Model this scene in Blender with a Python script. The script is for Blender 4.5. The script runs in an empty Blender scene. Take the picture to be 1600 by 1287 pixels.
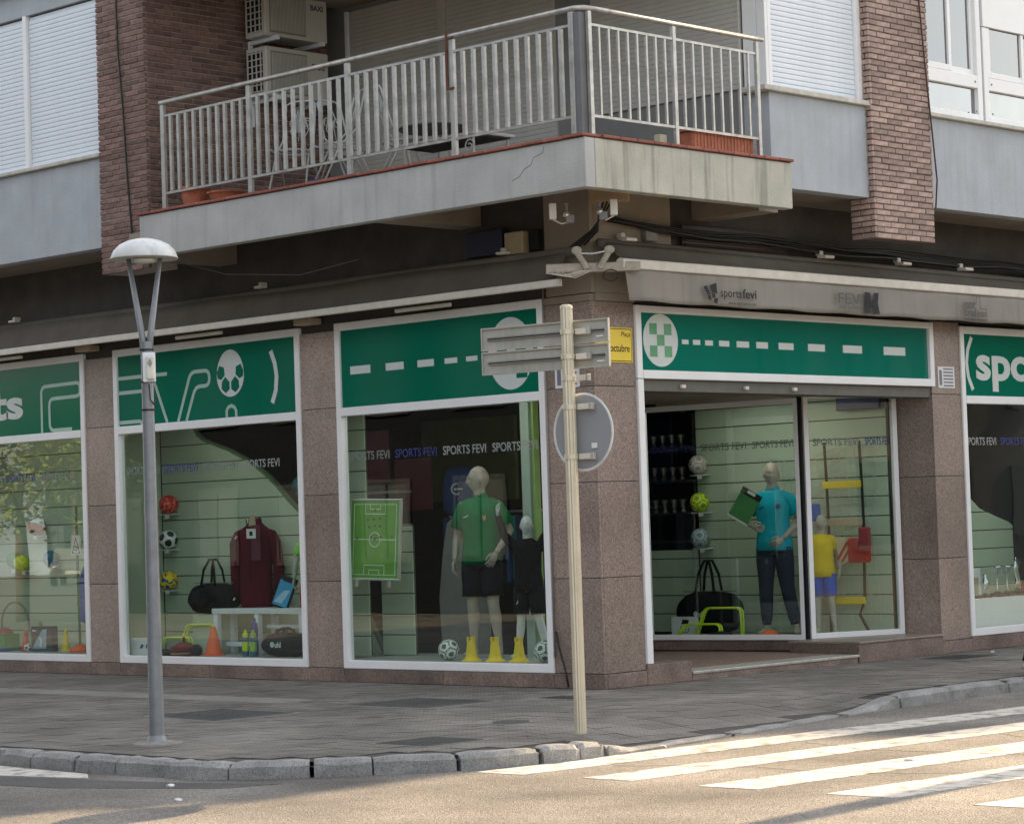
import bpy, bmesh, math, random
from mathutils import Vector, Matrix, noise
random.seed(7)
C = bpy.context.scene.collection
sc = bpy.context.scene
PI = math.pi

# ------------------------------------------------------------------ camera
cam_d = bpy.data.cameras.new('camera')
cam = bpy.data.objects.new('camera', cam_d); C.objects.link(cam); sc.camera = cam
CR = Vector((0.7154, 0.6979, -0.0333)); CF = Vector((-0.6967, 0.7159, 0.0450))
CU = CR.cross(CF).normalized(); CR = CF.cross(CU).normalized(); CF = CU.cross(CR).normalized()
m = Matrix((CR, CU, -CF)).transposed().to_4x4(); m.translation = (16.059, -17.648, 1.6)
cam.matrix_world = m
cam_d.sensor_width = 36; cam_d.lens = 36 * 3895.5 / 1600; cam_d.clip_end = 600; cam_d.clip_start = 0.1

# ------------------------------------------------------------------ sky, sun, exposure
SUN_EL = math.radians(27.3); SUN_AZ = math.atan2(-0.075, 1.0)     # towards +y, a little to -x
w = bpy.data.worlds.new('World'); sc.world = w; w.use_nodes = True
nt = w.node_tree; bg = nt.nodes['Background']
sky = nt.nodes.new('ShaderNodeTexSky'); sky.sky_type = 'NISHITA'; sky.sun_disc = False
sky.sun_elevation = SUN_EL; sky.sun_rotation = SUN_AZ; sky.air_density = 1.0; sky.dust_density = 2.0; sky.ozone_density = 0.6
tc = nt.nodes.new('ShaderNodeTexCoord')
mp = nt.nodes.new('ShaderNodeMapping'); mp.inputs['Scale'].default_value = (1.6, 1.6, 3.6)
cl = nt.nodes.new('ShaderNodeTexNoise'); cl.inputs['Scale'].default_value = 2.2; cl.inputs['Detail'].default_value = 7; cl.inputs['Roughness'].default_value = 0.55
rp = nt.nodes.new('ShaderNodeValToRGB'); rp.color_ramp.elements[0].position = 0.40; rp.color_ramp.elements[1].position = 0.66
mx = nt.nodes.new('ShaderNodeMix'); mx.data_type = 'RGBA'
mx.inputs['B'].default_value = (8.0, 7.7, 7.2, 1)
nt.links.new(tc.outputs['Generated'], mp.inputs[0]); nt.links.new(mp.outputs[0], cl.inputs[0]); nt.links.new(cl.outputs['Fac'], rp.inputs[0])
nt.links.new(rp.outputs[0], mx.inputs['Factor']); nt.links.new(sky.outputs[0], mx.inputs['A']); nt.links.new(mx.outputs['Result'], bg.inputs[0])
bg.inputs[1].default_value = 0.12
sd = bpy.data.lights.new('sun', 'SUN'); sd.energy = 5.0; sd.angle = math.radians(0.53); sd.color = (1.0, 0.73, 0.44)
sun = bpy.data.objects.new('sun', sd); C.objects.link(sun)
sdir = Vector((0.075, -1, 0)).normalized() * math.cos(SUN_EL) + Vector((0, 0, -math.sin(SUN_EL)))
sun.rotation_euler = sdir.to_track_quat('-Z', 'Y').to_euler()
sc.view_settings.view_transform = 'Standard'; sc.view_settings.look = 'None'
sc.view_settings.exposure = 1.3; sc.view_settings.gamma = 1; sc.view_settings.use_curve_mapping = False
sc.cycles.max_bounces = 10; sc.cycles.transparent_max_bounces = 16; sc.cycles.sample_clamp_indirect = 8
sc.cycles.use_denoising = True

# ------------------------------------------------------------------ mesh builder
class MB:
    def __init__(s): s.v = []; s.f = []; s.k = []
    def add(s, vs, fs, k=0, M=None):
        b = len(s.v)
        if M is not None: vs = [M @ Vector(p) for p in vs]
        s.v += [tuple(p) for p in vs]; s.f += [tuple(i + b for i in f) for f in fs]; s.k += [k] * len(fs)
        return s
    def box(s, x0, x1, y0, y1, z0, z1, k=0, M=None):
        return s.add([(x0,y0,z0),(x1,y0,z0),(x1,y1,z0),(x0,y1,z0),(x0,y0,z1),(x1,y0,z1),(x1,y1,z1),(x0,y1,z1)],
                     [(0,3,2,1),(4,5,6,7),(0,1,5,4),(1,2,6,5),(2,3,7,6),(3,0,4,7)], k, M)
    def rod(s, p, q, r0, r1=None, n=10, k=0):
        return s.tube([p, q], [r0, r0 if r1 is None else r1], n, k)
    def tube(s, pts, r, n=8, k=0, flat=None, up=None):
        pts = [Vector(p) for p in pts]; N = len(pts)
        if not isinstance(r, (list, tuple)): r = [r] * N
        vs = []; prev = Vector(up) if up else None
        for i, p in enumerate(pts):
            t = (pts[min(i+1, N-1)] - pts[max(i-1, 0)]).normalized()
            if prev is None: prev = Vector((0, 0, 1)) if abs(t.z) < 0.9 else Vector((0, -1, 0))
            a = prev - t * prev.dot(t)
            a = a.normalized() if a.length > 1e-5 else t.orthogonal().normalized()
            prev = a; b = t.cross(a)
            ra, rb = (r[i] if isinstance(r[i], (tuple, list)) else (r[i], r[i]))
            for j in range(n):
                c = 2 * PI * j / n
                vs.append(p + a * (ra * math.cos(c)) + b * (rb * math.sin(c)))
        fs = [(i*n + j, i*n + (j+1) % n, (i+1)*n + (j+1) % n, (i+1)*n + j) for i in range(N-1) for j in range(n)]
        fs += [tuple(range(n))[::-1], tuple((N-1)*n + j for j in range(n))]
        return s.add(vs, fs, k)
    def lathe(s, prof, n=20, k=0, c=(0,0,0), M=None):
        vs = [(c[0] + r*math.cos(2*PI*j/n), c[1] + r*math.sin(2*PI*j/n), c[2] + z) for r, z in prof for j in range(n)]
        L = len(prof)
        fs = [(i*n + j, i*n + (j+1) % n, (i+1)*n + (j+1) % n, (i+1)*n + j) for i in range(L-1) for j in range(n)]
        fs += [tuple(range(n))[::-1], tuple((L-1)*n + j for j in range(n))]
        return s.add(vs, fs, k, M)
    def ball(s, c, r, nu=24, nv=16, k=0, pat=None, sc=(1,1,1), M=None):
        vs = []; fs = []; ks = []
        for i in range(nv + 1):
            a = PI * i / nv
            for j in range(nu):
                b = 2 * PI * j / nu
                vs.append((c[0] + r*sc[0]*math.sin(a)*math.cos(b), c[1] + r*sc[1]*math.sin(a)*math.sin(b), c[2] + r*sc[2]*math.cos(a)))
        for i in range(nv):
            for j in range(nu):
                fs.append((i*nu + j, (i+1)*nu + j, (i+1)*nu + (j+1) % nu, i*nu + (j+1) % nu))
                a = PI * (i + .5) / nv; b = 2 * PI * (j + .5) / nu
                ks.append(pat(Vector((math.sin(a)*math.cos(b), math.sin(a)*math.sin(b), math.cos(a)))) if pat else k)
        s.add(vs, fs, 0, M); s.k[-len(fs):] = ks
        return s
    def prism(s, poly, z0, z1, k=0, M=None):
        n = len(poly); vs = [(x, y, z0) for x, y in poly] + [(x, y, z1) for x, y in poly]
        return s.add(vs, [tuple(range(n))[::-1], tuple(range(n, 2*n))] + [(i, (i+1) % n, n + (i+1) % n, n + i) for i in range(n)], k, M)
    def ribbon(s, pts, w, t=0.003, k=0, M=None, closed=False):
        P = [Vector((p[0], p[1])) for p in pts]; N = len(P); vs = []
        for i, p in enumerate(P):
            a = P[(i-1) % N] if closed or i > 0 else p; b = P[(i+1) % N] if closed or i < N-1 else p
            d = (b - a).normalized(); nrm = Vector((-d.y, d.x)) * (w/2)
            for z in (0, t): vs += [(p.x + nrm.x, p.y + nrm.y, z), (p.x - nrm.x, p.y - nrm.y, z)]
        fs = []
        for i in range(N if closed else N-1):
            a = 4*i; b = 4*((i+1) % N)
            fs += [(a+2, a+3, b+3, b+2), (a, a+2, b+2, b), (a+3, a+1, b+1, b+3)]
        return s.add(vs, fs, k, M)
    def build(s, name, mats, parent=None, loc=(0,0,0), rot=(0,0,0), smooth=False, bevel=0, seg=2):
        me = bpy.data.meshes.new(name); me.from_pydata(s.v, [], s.f)
        for mm in (mats if isinstance(mats, (list, tuple)) else [mats]): me.materials.append(mm)
        if any(s.k): me.polygons.foreach_set('material_index', s.k)
        if smooth: me.polygons.foreach_set('use_smooth', [True] * len(s.f))
        me.update()
        o = bpy.data.objects.new(name, me); C.objects.link(o); o.location = loc; o.rotation_euler = rot
        if parent: o.parent = parent
        if bevel:
            b = o.modifiers.new('b', 'BEVEL'); b.width = bevel; b.segments = seg; b.limit_method = 'ANGLE'; b.angle_limit = 0.6
        return o

def B(*a, **k): return MB().box(*a, **k)
def tag(o, label, cat=None, group=None):
    o['label'] = label
    if cat: o['category'] = cat
    if group: o['group'] = group
    return o
def thing(name, label, cat, loc=(0,0,0), rz=0, group=None):
    o = bpy.data.objects.new(name, None); C.objects.link(o); o.location = loc; o.rotation_euler = (0, 0, rz); o.empty_display_size = .1
    return tag(o, label, cat, group)
def struct(o, kind='structure'): o['kind'] = kind; return o
def inst(src, name, parent, loc, rot=(0,0,0), scale=None):
    o = bpy.data.objects.new(name, src.data); C.objects.link(o); o.parent = parent; o.location = loc; o.rotation_euler = rot
    if scale: o.scale = scale
    for md in src.modifiers:
        b = o.modifiers.new(md.name, md.type); b.width = md.width; b.segments = md.segments; b.limit_method = 'ANGLE'; b.angle_limit = .6
    return o
ML = Matrix(((1,0,0,0),(0,0,-1,0),(0,1,0,0),(0,0,0,1)))      # drawing plane -> left facade (x, z), facing -y
MR = Matrix(((0,0,1,0),(1,0,0,0),(0,1,0,0),(0,0,0,1)))       # drawing plane -> right facade (y, z), facing +x
def at(M, x, y, z): return Matrix.Translation((x, y, z)) @ M
_tc = {}
def text(mb, body, size, M, t=0.002, bold=0.0, sx=1.0, align='LEFT', k=0, width=None):
    key = (body, bold)
    if key not in _tc:
        cu = bpy.data.curves.new('t', 'FONT'); cu.body = body; cu.size = 1; cu.offset = bold; cu.extrude = 0.5; cu.resolution_u = 4
        ob = bpy.data.objects.new('t', cu); me = bpy.data.meshes.new_from_object(ob)
        _tc[key] = ([tuple(v.co) for v in me.vertices], [tuple(p.vertices) for p in me.polygons])
        bpy.data.objects.remove(ob); bpy.data.curves.remove(cu); bpy.data.meshes.remove(me)
    vs, fs = _tc[key]
    xs = [v[0] for v in vs]; wd = max(xs) - min(xs); x0 = min(xs)
    if width: sx = width / (wd * size)
    sh = {'LEFT': 0, 'CENTER': -wd/2, 'RIGHT': -wd}[align]
    mb.add([((v[0] - x0 + sh)*size*sx, v[1]*size, (v[2] + .5)*t) for v in vs], fs, k, M)

# ------------------------------------------------------------------ materials
def mat(name, col, rough=.6, metal=0.0, var=.12, scale=6, bump=0.0, bscale=60, rnd=0.0, spec=.5, hue=None, streak=0.0, coat=0.0, world=False, alpha=None):
    m = bpy.data.materials.new(name); m.use_nodes = True; t = m.node_tree; N = t.nodes; L = t.links; b = N['Principled BSDF']
    b.inputs['Roughness'].default_value = rough; b.inputs['Metallic'].default_value = metal; b.inputs['Specular IOR Level'].default_value = spec
    b.inputs['Coat Weight'].default_value = coat
    if world: src = N.new('ShaderNodeNewGeometry').outputs['Position']
    else: src = N.new('ShaderNodeTexCoord').outputs['Object']
    n = N.new('ShaderNodeTexNoise'); n.inputs['Scale'].default_value = scale; n.inputs['Detail'].default_value = 6; n.inputs['Roughness'].default_value = .6
    L.new(src, n.inputs['Vector'])
    r = N.new('ShaderNodeValToRGB'); r.color_ramp.elements[0].position = .3; r.color_ramp.elements[1].position = .7
    lo = hue if hue else [c * (1 - var) for c in col]
    r.color_ramp.elements[0].color = (*lo, 1); r.color_ramp.elements[1].color = (*[min(1, c * (1 + var)) for c in col], 1)
    L.new(n.outputs['Fac'], r.inputs[0]); out = r.outputs[0]
    if rnd:
        oi = N.new('ShaderNodeObjectInfo'); ge = N.new('ShaderNodeNewGeometry')
        ad = N.new('ShaderNodeMath'); ad.operation = 'ADD'; L.new(oi.outputs['Random'], ad.inputs[0]); L.new(ge.outputs['Random Per Island'], ad.inputs[1])
        fr = N.new('ShaderNodeMath'); fr.operation = 'FRACT'; L.new(ad.outputs[0], fr.inputs[0])
        mr = N.new('ShaderNodeMapRange'); mr.inputs['To Min'].default_value = 1 - rnd; mr.inputs['To Max'].default_value = 1 + rnd
        L.new(fr.outputs[0], mr.inputs[0])
        hs = N.new('ShaderNodeHueSaturation'); L.new(mr.outputs[0], hs.inputs['Value']); L.new(out, hs.inputs['Color']); out = hs.outputs[0]
    if streak:
        mpg = N.new('ShaderNodeMapping'); mpg.inputs['Scale'].default_value = (7, 7, .45); L.new(src, mpg.inputs[0])
        s2 = N.new('ShaderNodeTexNoise'); s2.inputs['Scale'].default_value = 1.6; s2.inputs['Detail'].default_value = 4; L.new(mpg.outputs[0], s2.inputs['Vector'])
        r2 = N.new('ShaderNodeValToRGB'); r2.color_ramp.elements[0].position = .5; r2.color_ramp.elements[1].position = .72
        r2.color_ramp.elements[0].color = (1,1,1,1); r2.color_ramp.elements[1].color = (1-streak, 1-streak, 1-streak*1.05, 1); L.new(s2.outputs['Fac'], r2.inputs[0])
        mu = N.new('ShaderNodeMix'); mu.data_type = 'RGBA'; mu.blend_type = 'MULTIPLY'; mu.inputs['Factor'].default_value = 1
        L.new(out, mu.inputs['A']); L.new(r2.outputs[0], mu.inputs['B']); out = mu.outputs['Result']
    L.new(out, b.inputs['Base Color'])
    if bump:
        n2 = N.new('ShaderNodeTexNoise'); n2.inputs['Scale'].default_value = bscale; n2.inputs['Detail'].default_value = 5; L.new(src, n2.inputs['Vector'])
        bp = N.new('ShaderNodeBump'); bp.inputs['Strength'].default_value = bump; bp.inputs['Distance'].default_value = .02
        L.new(n2.outputs['Fac'], bp.inputs['Height']); L.new(bp.outputs[0], b.inputs['Normal'])
    return m
def speckle(name, cols, scale, rough=.5, bump=.1, big=None, world=True, amp=(.72,1.22), rnd=0):
    m = bpy.data.materials.new(name); m.use_nodes = True; t = m.node_tree; N = t.nodes; L = t.links; b = N['Principled BSDF']; b.inputs['Roughness'].default_value = rough
    src = N.new('ShaderNodeNewGeometry').outputs['Position'] if world else N.new('ShaderNodeTexCoord').outputs['Object']
    v = N.new('ShaderNodeTexVoronoi'); v.inputs['Scale'].default_value = scale; L.new(src, v.inputs['Vector'])
    sp = N.new('ShaderNodeSeparateColor'); L.new(v.outputs['Color'], sp.inputs[0])
    r = N.new('ShaderNodeValToRGB'); e = r.color_ramp.elements
    for i, c in enumerate(cols):
        p = i / (len(cols) - 1)
        el = e[0] if i == 0 else (e[-1] if i == len(cols) - 1 else e.new(p))
        el.position = p; el.color = (*c, 1)
    L.new(sp.outputs[0], r.inputs[0]); out = r.outputs[0]
    n = N.new('ShaderNodeTexNoise'); n.inputs['Scale'].default_value = big or .8; n.inputs['Detail'].default_value = 7; L.new(src, n.inputs['Vector'])
    mr = N.new('ShaderNodeMapRange'); mr.inputs['From Min'].default_value = .3; mr.inputs['From Max'].default_value = .7; mr.inputs['To Min'].default_value = amp[0]; mr.inputs['To Max'].default_value = amp[1]; L.new(n.outputs['Fac'], mr.inputs[0])
    hs = N.new('ShaderNodeHueSaturation'); L.new(mr.outputs[0], hs.inputs['Value']); L.new(out, hs.inputs['Color']); L.new(hs.outputs[0], b.inputs['Base Color'])
    if rnd:
        oi = N.new('ShaderNodeObjectInfo'); m2 = N.new('ShaderNodeMapRange'); m2.inputs['To Min'].default_value = 1 - rnd; m2.inputs['To Max'].default_value = 1 + rnd; L.new(oi.outputs['Random'], m2.inputs[0])
        h2 = N.new('ShaderNodeHueSaturation'); L.new(m2.outputs[0], h2.inputs['Value']); L.new(hs.outputs[0], h2.inputs['Color']); L.new(h2.outputs[0], b.inputs['Base Color'])
    bp = N.new('ShaderNodeBump'); bp.inputs['Strength'].default_value = bump; bp.inputs['Distance'].default_value = .012; L.new(v.outputs['Distance'], bp.inputs['Height']); L.new(bp.outputs[0], b.inputs['Normal'])
    return m
def glass(name, tint=(.91,.96,.94), refl=.72, wave=.018):
    m = bpy.data.materials.new(name); m.use_nodes = True; t = m.node_tree; N = t.nodes; L = t.links; N.remove(N['Principled BSDF'])
    tr = N.new('ShaderNodeBsdfTransparent'); tr.inputs[0].default_value = (*tint, 1)
    gl = N.new('ShaderNodeBsdfGlossy'); gl.inputs['Roughness'].default_value = .006; gl.inputs[0].default_value = (1,1,1,1)
    lw = N.new('ShaderNodeFresnel'); bf = N.new('ShaderNodeMapRange'); bf.inputs['To Min'].default_value = 1.5; bf.inputs['To Max'].default_value = 1/1.5; L.new(N.new('ShaderNodeNewGeometry').outputs['Backfacing'], bf.inputs[0]); L.new(bf.outputs[0], lw.inputs['IOR'])
    mu = N.new('ShaderNodeMath'); mu.operation = 'MULTIPLY'; mu.inputs[1].default_value = 1.75 * refl; mu.use_clamp = True; L.new(lw.outputs[0], mu.inputs[0])
    n = N.new('ShaderNodeTexNoise'); n.inputs['Scale'].default_value = .9; L.new(N.new('ShaderNodeTexCoord').outputs['Object'], n.inputs['Vector'])
    bp = N.new('ShaderNodeBump'); bp.inputs['Strength'].default_value = wave; bp.inputs['Distance'].default_value = .05; L.new(n.outputs['Fac'], bp.inputs['Height']); L.new(bp.outputs[0], gl.inputs['Normal'])
    x = N.new('ShaderNodeMixShader'); L.new(mu.outputs[0], x.inputs[0]); L.new(tr.outputs[0], x.inputs[1]); L.new(gl.outputs[0], x.inputs[2])
    L.new(x.outputs[0], N['Material Output'].inputs[0])
    return m

ASPH = speckle('asphalt', [(.09,.085,.079),(.16,.15,.137),(.215,.20,.18),(.28,.26,.23)], 95, .85, .7, .75, amp=(.50,1.36))
PATCH = speckle('dark_asphalt', [(.05,.05,.05),(.085,.083,.08),(.11,.107,.10)], 120, .85, .5, 1.5)
GRAN = speckle('granite', [(.15,.108,.09),(.265,.20,.168),(.335,.262,.222),(.225,.168,.14),(.40,.325,.28)], 95, .34, .04, .9, rnd=.13)
GRAN2 = speckle('granite_plinth', [(.10,.07,.058),(.20,.142,.118),(.265,.195,.162),(.155,.108,.09)], 95, .5, .05, 2.2, rnd=.15, amp=(.6,1.25))
KERB = speckle('kerb_granite', [(.17,.17,.168),(.26,.26,.255),(.33,.33,.32),(.22,.22,.215)], 130, .8, .35, 5)
PAINT = mat('road_paint', (.53,.505,.455), .7, var=.08, scale=7, bump=.3, bscale=120, world=True, hue=(.24,.22,.20))
for n_ in PAINT.node_tree.nodes:
    if n_.type == 'VALTORGB': n_.color_ramp.elements[0].position = .36; n_.color_ramp.elements[1].position = .52
REND = mat('grey_render', (.40,.43,.46), .85, var=.09, scale=2.2, bump=.35, bscale=90, streak=.08, world=True)
REND3 = mat('balcony_render', (.40,.405,.395), .85, var=.13, scale=1.7, bump=.35, bscale=80, streak=.16, world=True)
REND2 = mat('weathered_render', (.44,.43,.37), .85, var=.12, scale=3, bump=.3, bscale=70, streak=.42, world=True)
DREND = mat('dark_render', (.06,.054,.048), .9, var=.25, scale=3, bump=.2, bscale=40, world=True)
SOFF = mat('soffit_render', (.27,.23,.185), .9, var=.15, scale=2, bump=.1, bscale=30, world=True)
WHITE = mat('white_lacquer', (.80,.80,.80), .35, var=.04, scale=3)
WHITE2 = mat('shutter_white', (.70,.75,.80), .45, var=.04, scale=4)
BEIGE = mat('shutter_beige', (.46,.445,.40), .5, var=.05, scale=4)
SILL = mat('stone_sill', (.50,.48,.43), .8, var=.2, scale=9, bump=.2)
BRICK_D = mat('brick_dark', (.185,.112,.094), .85, var=.28, scale=14, bump=.35, bscale=70, rnd=.30)
BRICK_L = mat('brick_pink', (.35,.25,.212), .85, var=.22, scale=14, bump=.35, bscale=70, rnd=.28)
MORT = mat('mortar', (.33,.29,.26), .95, var=.2, scale=20, bump=.3)
MORT2 = mat('mortar_dark', (.13,.11,.10), .95, var=.3, scale=20, bump=.3)
REDT = mat('red_tile', (.25,.075,.05), .7, var=.25, scale=18, bump=.2, rnd=.2)
TERRA = mat('terracotta', (.36,.12,.065), .75, var=.2, scale=14, bump=.15)
ALU = mat('anodised_aluminium', (.72,.70,.66), .30, metal=.75, var=.06, scale=6)
RAILM = mat('railing_metal', (.43,.415,.385), .34, metal=.55, var=.22, scale=9, streak=.25)
GREEN = mat('sign_green', (.0,.14,.085), .08, var=.06, scale=1, spec=.25); GREENR = mat('glossy_sign_green', (.0,.165,.115), .03, var=.05, scale=1, spec=.6, coat=.35)
SWHITE = mat('sign_white', (.58,.62,.60), .3, var=.03)
SPALE = mat('sign_pale_line', (.36,.50,.43), .3, var=.03)
SLAT = mat('slat_green', (.46,.54,.41), .6, var=.03, scale=2)
SLATE = mat('slat_joint', (.06,.08,.06), .8)
DISP = mat('display_floor', (.36,.37,.34), .6, var=.12, scale=3)
FAB = mat('awning_fabric', (.115,.10,.08), .95, var=.16, scale=3, bump=.15, bscale=14)
FABV = mat('awning_valance', (.27,.25,.22), .95, var=.08, scale=2, bump=.1, bscale=10, streak=.12)
CREAM = mat('cream_metal', (.60,.56,.49), .45, var=.1, scale=7)
LAMPW = mat('lamp_white', (.58,.60,.60), .4, var=.12, scale=5, streak=.2)
GALV = mat('galvanised_pole', (.215,.23,.245), .45, metal=.35, var=.14, scale=9, bump=.05)
OCHRE = mat('cream_painted_pole', (.55,.50,.39), .35, metal=.25, var=.09, scale=6)
PLATE = mat('sign_plate_back', (.40,.395,.36), .55, metal=.2, var=.14, scale=5, streak=.15)
GREYB = mat('disc_back', (.27,.278,.30), .8, var=.02, scale=4, spec=.2)
BLK = mat('black_matte', (.012,.012,.013), .6, spec=.2, var=.3)
BLKF = mat('black_fabric', (.011,.012,.015), .85, spec=.1, var=.3, scale=20, bump=.3, bscale=60)
CABLE = mat('black_cable', (.015,.014,.013), .6)
YEL = mat('plaque_yellow', (.80,.58,.04), .4, var=.04)
PAPER = mat('white_paper', (.70,.70,.69), .6, var=.03)
GLASS = glass('shop_glass'); GLASSU = glass('window_glass', (.22,.26,.26), 2.0); GLASSW = glass('warped_glass', (.12,.14,.14), 2.6, .5)
TILE = None
def C_(name, c, rough=.5, **k): return mat(name, c, rough, **k)
RED = C_('red_plastic', (.55,.03,.02)); ORG = C_('orange_plastic', (.85,.13,.02)); YLW = C_('yellow_plastic', (.82,.58,.01)); LIME = C_('lime_plastic', (.55,.75,.02))
BLUE = C_('blue_cloth', (.015,.08,.32), .7, spec=.08, bump=.2); TEAL = C_('teal_rubber', (.0,.16,.16)); DGRN = C_('green_rubber', (.0,.25,.06)); BALLW = C_('ball_white', (.72,.73,.70), .35)
SKIN = C_('mannequin_skin', (.40,.335,.28), .45, var=.05, scale=4); SKING = C_('mannequin_grey', (.42,.40,.37), .45, var=.05)
GPOLO = C_('green_polo', (.0,.165,.055), .85, spec=.08, bump=.25, bscale=25); BSHORT = C_('black_shorts', (.014,.015,.02), .8, spec=.08, bump=.3, bscale=25)
AQUA = C_('aqua_polo', (.01,.36,.48), .85, spec=.08, bump=.25, bscale=25); NAVY = C_('navy_trousers', (.018,.026,.048), .85, spec=.08, bump=.3, bscale=22)
MAROON = C_('maroon_jacket', (.085,.006,.018), .8, spec=.08, bump=.3, bscale=18); YSH = C_('yellow_shirt', (.78,.55,.01), .85, spec=.08, bump=.2); LSH = C_('lime_shirt', (.20,.62,.05), .85, spec=.08, bump=.2)
RSH = C_('red_shorts', (.40,.008,.015), .85, spec=.08, bump=.2); BLSH = C_('blue_shorts', (.01,.10,.55), .85, spec=.08, bump=.2)
SILV = C_('trophy_silver', (.72,.73,.72), .18, metal=.9); GOLD = C_('trophy_gold', (.65,.42,.1), .25, metal=.8)
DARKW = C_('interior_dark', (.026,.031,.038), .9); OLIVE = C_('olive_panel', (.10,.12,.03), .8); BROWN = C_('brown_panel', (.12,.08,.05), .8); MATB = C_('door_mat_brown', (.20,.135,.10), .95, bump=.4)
PITCH = C_('pitch_green', (.14,.34,.05), .5); GREYP = C_('grey_panel', (.20,.20,.19), .7); CBLUE = C_('card_blue', (.02,.13,.32), .5); WOODB = C_('pale_wood', (.45,.36,.25), .7)

# ------------------------------------------------------------------ road and markings
ROADZ = -0.12
road = struct(B(-90, 90, -90, 120, -0.6, ROADZ).build('road', ASPH))
def quad(pts, z, t=.004):
    return MB().prism(pts, z, z + t)
sl = 0.073
for i, (x0, wdt, y0) in enumerate([(3.60,.45,-5.33),(4.57,.43,-5.28),(5.61,.46,-5.31),(6.62,.50,-5.29),(7.74,.47,-5.36),(8.8,.47,-5.3)]):
    L_ = [(x0, y0), (x0 + wdt, y0 + .04)]
    y1 = 1.15 if i == 0 else 2.6
    pts = [(x0, y0)]
    seg = 14
    for j in range(seg + 1):                       # slightly ragged painted edges
        y = y0 + .02 + (y1 - y0) * j / seg
        pts.append((x0 + wdt + (y - y0)*sl + random.uniform(-.012,.012), y))
    for j in range(seg, 0, -1):
        y = y0 + (y1 - y0) * j / seg
        pts.append((x0 + (y - y0)*sl + random.uniform(-.012,.012), y))
    quad(pts, ROADZ).build('stripe', PAINT, road)
quad([(-9,-6.72),(-.34,-6.66),(.99,-6.74),(1.25,-6.92),(.42,-7.11),(-9,-7.1)], ROADZ).build('stripe', PAINT, road)
quad([(-4,-7.18),(.6,-7.16),(1.4,-6.98),(2.2,-6.8),(2.9,-6.5),(2.75,-6.9),(1.6,-7.45),(.3,-7.62),(-4,-7.7)], ROADZ, .003).build('patch', PATCH, road)
quad([(-4,-8.4),(1.0,-8.3),(1.6,-8.15),(1.0,-8.1),(-4,-8.2)], ROADZ, .003).build('stripe', PAINT, road)

CRK = mat('crack', (.04,.038,.035), .95)
for pts in ([(4.2,-4.6),(5.0,-4.2),(5.9,-4.3),(6.8,-3.9),(7.8,-4.0)],[(4.4,-2.6),(5.2,-2.9),(6.3,-2.7),(7.2,-3.0)],[(5.3,-1.4),(6.0,-1.7),(6.9,-1.3)]):
    pp_ = []
    for a, b in zip(pts, pts[1:]):
        for k in range(8): t = k/8; pp_.append((a[0]+(b[0]-a[0])*t + random.uniform(-.03,.03), a[1]+(b[1]-a[1])*t + random.uniform(-.03,.03)))
    MB().ribbon(pp_, .007, .001, M=Matrix.Translation((0,0,ROADZ+.0045))).build('crack', CRK, road)
# ------------------------------------------------------------------ pavement with tiles, kerb with stones
KP = [(-40,-6.62),(-.3,-6.62),(.8,-6.63),(1.6,-6.64),(2.05,-6.62),(2.35,-6.5),(2.68,-6.22),(3.05,-5.83),(3.38,-5.40),(3.60,-4.95),(3.70,-4.45),(3.70,-4.1),(3.60,-3.0),(3.45,-1.8),(3.30,-.9),(3.12,.4),(3.04,1.5),(3.02,2.6),(3.02,60)]
def inside(x, y):
    c = False; P = KP + [(-40, 60)]
    for i in range(len(P)):
        (x1, y1), (x2, y2) = P[i], P[i-1]
        if (y1 > y) != (y2 > y) and x < (x2-x1)*(y-y1)/(y2-y1) + x1: c = not c
    return c
def sm(t): t = max(0, min(1, t)); return t*t*(3-2*t)
def kx(y):
    for (x1, y1), (x2, y2) in zip(KP[8:], KP[9:]):
        if y1 <= y <= y2: return x1 + (x2-x1)*(y-y1)/(y2-y1)
    return 3.5
def H(x, y):                                       # dropped kerb at the crossing
    a = sm((y + 4.3)/.7) * sm((.6 - y)/1.0)
    return -0.095 * a * sm(1 - (kx(y) - x)/1.15) if a > 0 else 0.0
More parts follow.
